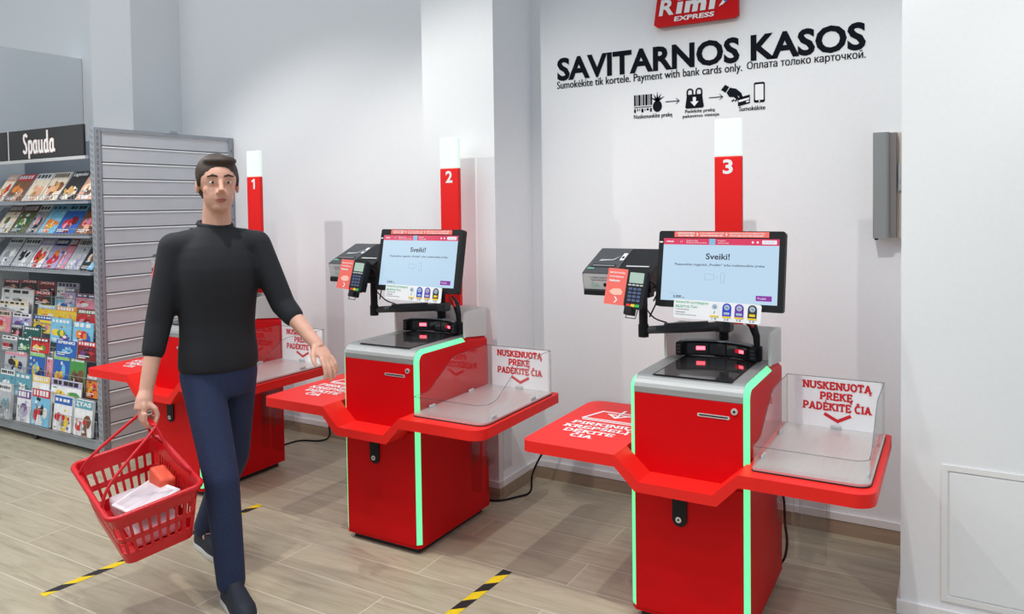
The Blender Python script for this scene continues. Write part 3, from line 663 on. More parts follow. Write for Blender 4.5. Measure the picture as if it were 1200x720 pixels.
    for r__ in range(4):
        for c__ in range(3): kp.prism(rrect(-.027 + c__ * .019, -.012 + c__ * .019, -.052 + r__ * .015, -.042 + r__ * .015, .002), XZ(-.0228), 0, .002, 1)
    for c__ in range(4): kp.prism(rrect(-.032 + c__ * .0165, -.019 + c__ * .0165, .011, .017, .001), XZ(-.022), 0, .0014, 5)
    for c__, mi in ((0, 2), (1, 3), (2, 4)): kp.prism(rrect(-.028 + c__ * .019, -.011 + c__ * .019, -.073, -.062, .003), XZ(-.022), 0, .002, mi)
    kp.build('keypad', [M['black'], M['keyblue'], M['keyred'], M['yellow'], M['keygreen'], M['lgrey']], T_)
    br = MB(); br.rbox(-.036, .0, -.025, .02, -.105, -.070, .004); br.tube([(-.02, -.02, -.082), (-.02, -.03, -.118), (.022, -.03, -.118), (.022, -.02, -.082)], .002, 6); br.build('cradle', M['black'], T_)
    cd = MB(); cd.fix = False; cd.box(-.128, -.040, -.020, -.0185, -.072, .074, 0); Q = XZ(-.021)
    for k, (a_, b2) in enumerate(((-.118, -.052), (-.118, -.058), (-.118, -.072))):
        put_text(cd, ('BEKONTAKČIAI', 'MOKĖJIMAI', 'PRIIMAMI')[k], Q, a_, b2, .054 - k * .017, .062 - k * .017, 1, .03)
    cd.flat([(-.112, -.02), (-.095, -.008), (-.065, -.006), (-.052, -.018), (-.056, -.03), (-.085, -.034), (-.10, -.03)], Q, 2)
    for s2 in (-1, 1): cd.flat([(-.086, -.052 + s2 * .012), (-.080, -.052 + s2 * .012), (-.070, -.052), (-.076, -.052)], Q, 1)
    cd.build('notice_card', [M['coral'], M['ink_white'], M['skin_ink']], T_)
    # monitor, leaning back
    MO = empty('monitor', (.051, .212, 1.163)); MO.parent = root; MO.rotation_euler = (math.atan2(-.061, .296), 0, 0)
    H_ = .302; mb_ = MB(); mb_.prism(rrect(-.2435, .2435, 0, H_, .010), XZ(.036), 0, .036)
    mb_.prism(rrect(-.17, .17, .05, .25, .02), XZ(.070), 0, .034)
    mb_.build('housing', M['black'], MO)
    sc = MB(); sc.fix = False
    x0, x1, z0, z1 = -.2225, .2225, .025, .272; S0 = XZ(-.001); S1 = XZ(-.0016); S2 = XZ(-.0022)
    sc.flat([(x0, z0), (x1, z0), (x1, z1), (x0, z1)], S0, 0); sc.flat([(x0, .247), (x1, .247), (x1, z1), (x0, z1)], S1, 1)
    put_text(sc, 'Sveiki!', S1, -.050, .042, .190, .214, 2, .02); put_text(sc, 'Paspauskite mygtuką „Pradėti“ arba nuskenuokite prekę', S1, -.172, .172, .162, .174, 2, .012)
    put_text(sc, 'rimi', S2, x0 + .012, x0 + .040, .256, .263, 3, .04); put_text(sc, 'LT', S2, x0 + .068, x0 + .078, .256, .262, 3)
    put_text(sc, 'Savitarnos kasa', S2, -.130, -.085, .260, .266, 3); put_text(sc, 'Nuskenuokite prekes', S2, -.130, -.050, .251, .258, 3)
    sc.flat(rrect(-.040, -.016, .248, .271, .002), S2, 4); put_text(sc, 'Pagalba', S2, -.006, .024, .260, .266, 3); put_text(sc, 'darbuotojas', S2, -.006, .036, .251, .258, 3)
    sc.flat(rrect(.160, .214, .252, .267, .003), S2, 3); put_text(sc, 'Prisijungti', XZ(-.0026), .170, .204, .256, .263, 6)
    for cx in (.126, .144): sc.flat(circ(cx, .259, .0045, 10), S2, 3)
    for (a_, b2, c_, d) in ((-.052, -.014, .110, .134), (.010, .026, .100, .140)):
        sc.flat(rrect(a_, b2, c_, d, .004), S1, 6); sc.flat(rrect(a_ + .002, b2 - .002, c_ + .002, d - .002, .003), S2, 0)
    put_text(sc, '+', S1, -.006, .002, .118, .126, 6)
    put_text(sc, 'Svoris', S1, -.19, -.16, .052, .058, 6); put_text(sc, '0.000', S1, -.172, -.139, .036, .047, 2, .02); put_text(sc, 'kg', S1, -.135, -.126, .034, .042, 2)
    sc.flat(rrect(.145, .203, .038, .058, .001), S1, 5); put_text(sc, 'Pradėti', S2, .152, .182, .044, .052, 3)
    sc.build('screen', [M['scr_blue'], M['scr_pink'], M['scr_ink'], M['scr_white'], M['scr_lblue'], M['scr_purple'], M['scr_grey']], MO)
    bn = MB(); bn.fix = False; bn.box(-.180, .185, -.0025, -.0008, .277, .299, 0); Q = XZ(-.0032)
    for (a_, b2, t1, t2) in ((-.168, -.098, 'NUSKENUOKITE PREKES', 'SCAN YOUR ITEMS'), (-.078, .016, 'PADĖKITE PREKES PAKAVIMO VIETOJE', 'PLACE IN THE BAGGING AREA'), (.036, .170, 'SUMOKĖKITE KORTELE IR PASIIMKITE ČEKĮ', 'PAY BY CARD AND TAKE THE RECEIPT')):
        put_text(bn, t1, Q, a_, b2, .2895, .2955, 1, .03); put_text(bn, t2, Q, a_ + .003, b2 - .003, .2805, .2865, 1, .03)
    for cx in (-.088, .026):
        for s2 in (-1, 1): bn.flat([(cx - .004, .288 + s2 * .006), (cx, .288 + s2 * .006), (cx + .004, .288), (cx, .288)], Q, 1)
    bn.build('instruction_strip', [M['coral'], M['ink_white']], MO)
    cr = MB(); cr.box(-.2405, -.2265, -.002, -.0006, .254, .259); cr.build('camera_sticker', M['paper'], MO)
    # promotion sign below the screen
    PS = empty('promotion_sign', (.055, .185, 1.122)); PS.parent = root; PS.rotation_euler = (math.radians(-10), math.radians(1.2), 0)
    pb = MB(); pb.fix = False; pb.prism(rrect(-.166, .166, 0, .072, .008), XZ(.0), -.003, 0, 0); Q = XZ(-.001); Q2 = XZ(-.0016); Q3 = XZ(-.0022)
    put_text(pb, 'RINKITE LOTERIJOS', Q, -.158, -.032, .056, .066, 1, .02); put_text(pb, 'BILIETUS ČIA!', Q, -.158, -.072, .042, .053, 1, .02)
    for k, (s2, e2) in enumerate((('• Pasirinkite bilietą', -.105), ('• Nuskenuokite', -.12), ('• Sumokėkite kortele kasoje', -.075))): put_text(pb, s2, Q, -.158, e2, .031 - k * .010, .037 - k * .010, 5)
    for k, (cx, mi) in enumerate(((-.006, 0), (.040, 2), (.086, 3), (.134, 4))):
        wd = .0165
        pb.flat([(cx - wd, .020), (cx + wd, .020), (cx + wd, .053)] + _arc(cx, .053, wd, .016, 0, 180, 8)[1:], Q, mi)
        pb.flat(circ(cx, .053, .0105, 14), Q2, 6); put_text(pb, '%', Q3, cx - .005, cx + .005, .048, .056, 5)
        pb.flat([(cx - wd, .014), (cx + wd, .014), (cx + wd, .020), (cx - wd, .020)], Q2, 7); put_text(pb, ('1 €', '2 €', '3 €', '5 €')[k], Q, cx - .009, cx + .009, .004, .011, 5)
        if mi: pb.flat(rrect(cx - .011, cx + .011, .026, .035, .003), Q2, 7 if mi == 4 else 6)
        else: put_text(pb, '?', Q2, cx - .003, cx + .003, .026, .036, 5)
    pb.build('sign_board', [M['paper'], M['p_green'], M['b_blue'], M['b_purple'], M['b_black'], M['ink_black'], M['scr_grey'], M['yellow']], PS)
    # status pole
    pl_ = MB(); pl_.rbox(-.057, .059, .588, .612, .80, 1.765, .004); plo = pl_.build('status_pole', M['red_acrylic'], root)
    lp = MB(); lp.rbox(-.057, .059, .588, .612, 1.7655, 1.925, .007, 3); lp.build('status_lamp', M['lamp'], plo)
    return root, plo
def pole_number(pole, s_):
    q = MB(); q.fix = False; F = XZ(.5868)
    if s_ == '1': q.flat([(.002, 1.690), (.016, 1.690), (.016, 1.752), (.006, 1.752), (-.012, 1.742), (-.012, 1.730), (.002, 1.737)], F)
    else: put_text(q, s_, F, -.020, .022, 1.690, 1.752, 0, .03)
    return q.build('number', M['ink_white'], pole)
till, pole = make_till()
LAB = {3: 'self-checkout till numbered 3 on its red pole, nearest the white pier', 2: 'self-checkout till numbered 2, in front of the lit pier', 1: 'self-checkout till numbered 1, beside the magazine rack and behind the man'}
KX = {1: -3.746, 2: -2.283, 3: -.839}; KY = {1: 2.684, 2: 2.690, 3: 2.684}
tills = {}
for k in (1, 2): tills[k] = copy_tree(till)
tills[3] = till
for k in (1, 2, 3):
    t_ = tills[k]; t_.location = (KX[k], KY[k], 0); tag(t_, LAB[k], 'self-checkout', 'red self-checkout tills')
    pole_number([c for c in kids(t_) if c.name.startswith('status_pole')][0], str(k))

# power cables from the tills to the wall
def smooth(pts, n=6):
    P_ = [Vector(p) for p in pts]; out = []
    for i in range(len(P_) - 1):
        p0, p1, p2, p3 = P_[max(i - 1, 0)], P_[i], P_[i + 1], P_[min(i + 2, len(P_) - 1)]
        for k in range(n):
            t_ = k / n; out.append(.5 * ((2 * p1) + (p2 - p0) * t_ + (2 * p0 - 5 * p1 + 4 * p2 - p3) * t_ ** 2 + (3 * p1 - p0 - 3 * p2 + p3) * t_ ** 3))
    return out + [P_[-1]]
for pts, lb in (([(-3.84, 3.272, .12), (-3.84, 3.36, .02), (-3.83, 3.54, .006), (-3.80, 3.66, .006), (-3.68, 3.72, .006), (-3.66, 3.79, .02), (-3.67, 3.80, .12), (-3.67, 3.80, .36)], 'black power cable curving over the floor behind the first till'),
                ([(-2.30, 3.278, .12), (-2.30, 3.34, .03), (-2.24, 3.385, .006), (-2.10, 3.39, .006), (-2.02, 3.50, .006), (-1.98, 3.56, .02), (-1.96, 3.55, .12), (-1.90, 3.55, .24), (-1.84, 3.60, .32), (-1.82, 3.70, .40)], 'black power cable looping up beside the pier from the second till'),
                ([(-.70, 3.272, .5), (-.655, 3.34, .42), (-.635, 3.38, .30), (-.630, 3.39, .18), (-.622, 3.39, .10), (-.632, 3.38, .03), (-.66, 3.34, .008), (-.72, 3.31, .006)], 'black power cable hanging behind the third till')):
    tag(MB().tube(smooth(pts), .0055, 8).build('power_cable', M['black']), lb, 'cable', 'black power cables')

# ------------------------------------------------------------------ magazine rack
RX0, RX1, RY0 = -6.38, -4.585, 2.78
rk = empty('magazine_rack', (RX1, RY0, 0))
L_ = lambda x: x - RX1; D_ = lambda y: y - RY0
def upright(x):
    u = MB(); u.box(L_(x) - .045, L_(x) - .003, 0, .045, 0, 2.085); u.box(L_(x) - .003, L_(x) + .0, .0, .045, 0, 2.085)
    for k in range(52):
        z = .06 + k * .039; u.box(L_(x) - .020, L_(x) - .012, -.0015, -.0002, z, z + .022, 1); u.box(L_(x) + .0002, L_(x) + .0015, .018, .026, z, z + .022, 1)
        u.box(L_(x) - .036, L_(x) - .030, -.0015, -.0002, z + .01, z + .03, 1)
    return u.build('upright', [M['rack'], M['slot']], rk)
upright(RX1)
ep = MB(); zz = .03
while zz < 2.0:
    z2 = min(zz + .1025 - .009, 2.062); ep.box(-.020, -.006, D_(2.832), D_(3.815), zz, z2); ep.prism([(-.006, z2 - .006), (-.001, z2 - .006), (-.004, z2 + .001), (-.006, z2 + .001)], lambda u, v, t: (u, t, v), D_(2.832), D_(3.815), 1); ep.box(-.020, -.015, D_(2.832), D_(3.815), z2, zz + .1025, 2); zz += .1025
ep.build('end_panel', [M['panel'], M['slot_rim_lit'], M['slot']], rk)
tr = MB(); tr.box(-.032, .004, D_(2.826), D_(3.82), 2.062, 2.085); tr.box(-.028, .008, D_(3.30), D_(3.36), 2.082, 2.098); tr.build('top_rail', M['rack'], rk)
tr = MB(); tr.box(-.032, .006, D_(3.79), D_(3.822), .0, 2.085)
for k in range(20): tr.box(.006, .0075, D_(3.80), D_(3.81), .08 + k * .1, .10 + k * .1, 1)
tr.build('rear_upright', [M['rack'], M['slot']], rk)
MB().box(L_(RX0), -.05, D_(3.30), D_(3.32), .12, 2.08).build('back_panel', M['rackback'], rk)
bp = MB(); bp.rbox(L_(RX0), -.05, .03, D_(3.28), .045, .112, .004); bp.build('base_shelf', M['rack'], rk)
for x in (-5.48, -4.66, -6.3): MB().cyl((L_(x), .07, 0), (0, 0, 1), .016, .05, 12).build('foot', M['dark'], rk)
# sign boards
for (x0, x1, txt) in ((-5.515, -4.66, 'S'), (-6.36, -5.545, '')):
    sb_ = MB(); sb_.rbox(L_(x0), L_(x1), -.022, -.004, 1.915, 2.108, .003); so_ = sb_.build('sign_board', M['signblack'], rk)
    ft = MB(); ft.box(L_(x0) - .01, L_(x1) + .02, -.026, -.002, 1.892, 1.912); ft.box(L_(x0) - .014, L_(x0) - .001, -.024, -.002, 1.90, 2.112); ft.build('sign_frame', M['lgrey'], so_)
    if txt:
        q = MB(); F = XZ(-.0225)
        ln = [0]
        def letter(x, pl, wd=.0175):
            for p_ in pl:
                pts = [Vector((x + a_[0], a_[1])) for a_ in p_]
                for mi, w_, tt in ((1, wd + .004, .0005), (0, wd, .0022)):
                    for i in range(len(pts) - 1):
                        d = (pts[i + 1] - pts[i]).normalized(); nn = Vector((-d.y, d.x)) * w_ / 2; a_ = pts[i] - d * w_ * .3; b2 = pts[i + 1] + d * w_ * .3
                        ln[0] += 1; te = tt + ln[0] * 3e-6
                        q.add([F(*(a_ + nn), te), F(*(a_ - nn), te), F(*(b2 - nn), te), F(*(b2 + nn), te)], [(0, 1, 2, 3)], mi)
        X0 = L_(-5.335); BZ = 1.957; TL = 2.075; XH = 2.03
        S_ = [(.044, TL - .012), (.030, TL), (.012, TL - .006), (.006, TL - .024), (.012, TL - .044), (.032, TL - .068), (.038, BZ + .022), (.030, BZ + .004), (.012, BZ), (.0, BZ + .012)]
        letter(X0, [S_])
        p_bowl = [(.0, XH - .014), (.012, XH), (.028, XH - .004), (.034, XH - .022), (.034, BZ + .020), (.026, BZ), (.010, BZ), (.0, BZ + .012)]
        letter(X0 + .066, [[(.0, XH), (.0, BZ - .035)], p_bowl])
        a_bowl = [(.034, XH - .014), (.024, XH), (.008, XH - .004), (.0, XH - .022), (.0, BZ + .020), (.008, BZ), (.022, BZ), (.034, BZ + .014)]
        letter(X0 + .122, [a_bowl, [(.034, XH), (.034, BZ + .006), (.046, BZ)]])
        letter(X0 + .186, [[(.0, XH), (.0, BZ + .016), (.010, BZ), (.024, BZ + .002), (.034, BZ + .018)], [(.034, XH), (.034, BZ + .006), (.046, BZ)]])
        letter(X0 + .250, [a_bowl, [(.034, TL + .012), (.034, BZ + .006), (.046, BZ)]])
        letter(X0 + .314, [a_bowl, [(.034, XH), (.034, BZ + .006), (.050, BZ + .004)]])
        q.fix = False; q.build('lettering', [M['ink_white'], M['skin_ink']], so_)
# sloping display shelves with wire fronts
SH = [1.630, 1.413, 1.182]
for z in SH:
    s_ = MB(); s_.prism([(-.02, z), (-.02, z - .014), (.20, z - .006), (.36, z + .18), (.36, z + .19), (.19, z + .006)], lambda u, v, t: (t, u, v), L_(RX0), -.048); so_ = s_.build('display_shelf', M['rack'], rk)
    wr = MB()
    for zz in (z + .010, z + .045): wr.tube([(L_(RX0), -.022, zz), (-.05, -.022, zz)], .0018, 5)
    x = L_(RX0) + .02
    while x < -.06: wr.tube([(x, -.022, z - .005), (x, -.022, z + .045)], .0014, 4); x += .036
    wr.build('wire_front', M['wire'], so_)
# wire pockets of the lower tiers
for (y, z0, h) in ((2.98, .90, .07), (2.93, .73, .06), (2.885, .585, .06), (2.860, .42, .06), (2.82, .29, .07), (2.775, .125, .12)):
    wr = MB()
    for zz in (z0, z0 + h): wr.tube([(L_(RX0), D_(y), zz), (-.05, D_(y), zz)], .0022, 5)
    x = L_(RX0) + .03
    while x < -.06: wr.tube([(x, D_(y), z0 + h), (x, D_(y), z0), (x, D_(y) + .05, z0 - .004)], .0015, 4); x += .055
    wr.tube([(L_(RX0), D_(y) + .05, z0 - .004), (-.05, D_(y) + .05, z0 - .004)], .002, 5)
    wr.build('wire_pocket', M['wire'], rk)
tag(rk, 'tall grey magazine rack with black header sign and slatted end panel', 'magazine rack')

# ------------------------------------------------------------------ magazines
PAL = dict(red=(205, 36, 44), dred=(120, 22, 30), cream=(232, 216, 192), peach=(226, 170, 138), white=(232, 232, 232), black=(38, 34, 36), gold=(206, 158, 92), grey=(150, 152, 156), silver=(188, 192, 198),
           green=(70, 148, 72), dgreen=(26, 92, 84), lgreen=(150, 206, 120), teal=(96, 160, 176), lblue=(122, 190, 222), blue=(40, 96, 178), dblue=(34, 50, 110), lilac=(176, 168, 206), purple=(106, 62, 140), pink=(226, 140, 160), orange=(232, 132, 48), yellow=(240, 204, 60), brown=(122, 76, 50), olive=(96, 104, 62))
PM = {k: noisy(mat('print_' + k, s2l(*v), 0.38), 25, 0.12) for k, v in PAL.items()}
PN = list(PM)
rnd = random.Random(7)
def magazine(name, label, cat, group, x0, x1, y, z0, z1, lean, base, band, spots, word=None, wordcol='white', th=.006, seed=0):
    """one magazine: leaning block of pages with a printed cover; z0..z1 is its upright extent"""
    rn = random.Random(seed); wd = x1 - x0; h = (z1 - z0) / math.cos(math.radians(lean))
    root = empty(name, ((x0 + x1) / 2, y, z0)); root.rotation_euler = (math.radians(-lean), 0, 0)
    pg = MB(); pg.box(-wd / 2 + .001, wd / 2 - .001, .0008, th, 0.001, h - .001); pg.build('pages', M['paper'], root)
    cv = MB(); cv.fix = False; used = [base, band] + list(spots) + [wordcol, 'white', 'black']; ms = []
    for u in used:
        if u not in ms: ms.append(u)
    ix = ms.index
    cv.box(-wd / 2, wd / 2, -.0008, .0008, 0, h, ix(base)); C0 = XZ(-.0012); C1 = XZ(-.0016); C2 = XZ(-.0020); C3 = XZ(-.0024)
    # picture: a figure or scene of overlapping patches under a masthead band
    hb = min(.055, h * .26)
    for k, sname in enumerate(spots):
        cx = (-.28 + .56 * (k + .5) / len(spots) + rn.uniform(-.06, .06)) * wd; cz = (h - hb) * (.30 + .34 * rn.random()); rx = wd * rn.uniform(.13, .24); rz = (h - hb) * rn.uniform(.16, .30)
        rx = min(rx, wd / 2 - abs(cx) - .002); rz = min(rz, cz - .002, h - hb - cz); poly = [(cx + rx * math.cos(a_) * rn.uniform(.82, 1.0), cz + rz * math.sin(a_) * rn.uniform(.82, 1.0)) for a_ in [2 * math.pi * i / 12 for i in range(12)]]
        cv.flat(poly, C0 if k % 2 == 0 else C1, ix(sname))
    for k in range(7 if h > .10 else 4):
        cx = rn.uniform(-.42, .42) * wd; cz = rn.uniform(.10, .94) * (h - hb); r1 = wd * rn.uniform(.04, .10); r2 = h * rn.uniform(.02, .07); an = rn.uniform(0, 3)
        r1 = min(r1, wd / 2 - abs(cx)); r2 = min(r2, cz, h - hb - cz); nn_ = rn.choice((4, 5, 9))
        cv.flat([(cx + r1 * math.cos(an + 2 * math.pi * i / nn_), cz + r2 * math.sin(an + 2 * math.pi * i / nn_)) for i in range(nn_)], lambda u, v, t, d=.0017 + .00002 * k: (u, -d, v), ix(rn.choice(used)))
    if len(spots) >= 2 and h > .13:
        cx = rn.uniform(-.12, .12) * wd; cv.flat([(cx - wd * .16, .004), (cx + wd * .18, .004), (cx + wd * .10, h * .30), (cx - wd * .08, h * .30)], C1, ix(spots[-1])); cv.flat(circ(cx, h * .40, min(wd * .10, .022), 12), C2, ix(spots[0]))
    for k in range(2): cv.flat([(-wd * .42, .012 + k * .012), (wd * (-.05 + .2 * k), .012 + k * .012), (wd * (-.05 + .2 * k), .018 + k * .012), (-wd * .42, .018 + k * .012)], C2, ix('white'))
    cv.flat([(-wd / 2 + .003, h - hb), (wd / 2 - .003, h - hb), (wd / 2 - .003, h - .003), (-wd / 2 + .003, h - .003)], C2, ix(band))
    if word: put_text(cv, word, C3, -wd * .42, wd * .42, h - hb * .86, h - hb * .20, ix(wordcol), .04)
    else:
        a_ = -.42; nb = rn.randint(3, 7); hi = rn.uniform(.16, .34)
        for k in range(nb):
            b2 = a_ + .84 / nb * rn.uniform(.55, .9); cv.flat([(a_ * wd, h - hb * (1 - hi)), (b2 * wd, h - hb * (1 - hi)), (b2 * wd, h - hb * hi), (a_ * wd, h - hb * hi)], C3, ix(wordcol)); a_ += .84 / nb
    cv.build('cover', [PM[u] for u in ms], root)
    return tag(root, label, cat, group)
# upper shelves: (shelf, x0, x1, base, band, spots, word, label)
UP = [(0, -5.86, -5.73, 'cream', 'peach', ('gold', 'red'), None, 'cream magazine at the far open end of the top sloping shelf'),
 (0, -5.71, -5.50, 'brown', 'red', ('orange', 'olive', 'peach'), None, 'magazine with a red masthead leaning on the top sloping shelf'),
 (0, -5.48, -5.28, 'cream', 'white', ('peach', 'gold', 'peach'), None, 'pale cream fashion magazine next to the red-headed one on the top shelf'),
 (0, -5.27, -5.07, 'cream', 'cream', ('peach', 'gold', 'brown'), None, 'second pale cream fashion magazine, beside the golden portrait on the top shelf'),
 (0, -5.05, -4.86, 'black', 'black', ('gold', 'gold', 'cream'), 'Legendos', 'dark magazine with a golden portrait cover on the top shelf'),
 (0, -4.85, -4.65, 'peach', 'grey', ('cream', 'brown', 'white'), None, 'pale greyish portrait magazine touching the upright on the top shelf'),
 (1, -5.85, -5.67, 'cream', 'brown', ('olive', 'white'), None, 'beige magazine beginning the middle sloping shelf'),
 (1, -5.65, -5.46, 'olive', 'dred', ('green', 'cream', 'dgreen'), None, 'green and dark magazine on the middle sloping shelf'),
 (1, -5.45, -5.31, 'grey', 'white', ('silver', 'pink', 'black'), None, 'grey magazine between green and orange ones on the middle shelf'),
 (1, -5.30, -5.11, 'lblue', 'lblue', ('orange', 'yellow', 'orange'), None, 'light blue magazine with an orange and yellow woman on the middle shelf'),
 (1, -5.10, -4.88, 'blue', 'lblue', ('red', 'pink', 'dred'), None, 'blue magazine with red figures on the middle sloping shelf'),
 (1, -4.87, -4.65, 'brown', 'brown', ('pink', 'red', 'peach'), None, 'brown and pink magazine touching the upright on the middle shelf'),
 (2, -5.86, -5.67, 'silver', 'white', ('grey', 'white'), None, 'plain pale magazine beginning the lowest sloping shelf'),
 (2, -5.65, -5.45, 'silver', 'white', ('black', 'white'), None, 'pale magazine with a small dark bird on the lowest sloping shelf'),
 (2, -5.44, -5.28, 'white', 'lilac', ('red', 'orange', 'red'), None, 'white magazine with a red dressed woman, first of a pair on the lowest sloping shelf'),
 (2, -5.27, -5.11, 'lilac', 'dblue', ('red', 'orange', 'red'), None, 'lilac magazine with a red dressed woman, beside the pink one on the lowest sloping shelf'),
 (2, -5.10, -5.01, 'pink', 'dred', ('pink', 'lilac'), None, 'narrow pink magazine on the lowest sloping shelf'),
 (2, -5.00, -4.84, 'silver', 'white', ('silver', 'lilac'), None, 'thick silver catalogue on the lowest sloping shelf'),
 (2, -4.83, -4.65, 'black', 'silver', ('cream', 'brown', 'lblue'), None, 'dark portrait magazine touching the upright on the lowest sloping shelf')]
for i, (k, x0, x1, ba, bd, sp, wdw, lb) in enumerate(UP):
    magazine('magazine', lb, 'magazine', 'magazines on the sloping shelves', x0, x1, 2.805, SH[k] + .012, SH[k] + .20, 34, ba, bd, sp, wdw, 'white' if bd not in ('white', 'cream', 'silver', 'lblue') else 'black', .012 if 'thick' in lb else .005, i)
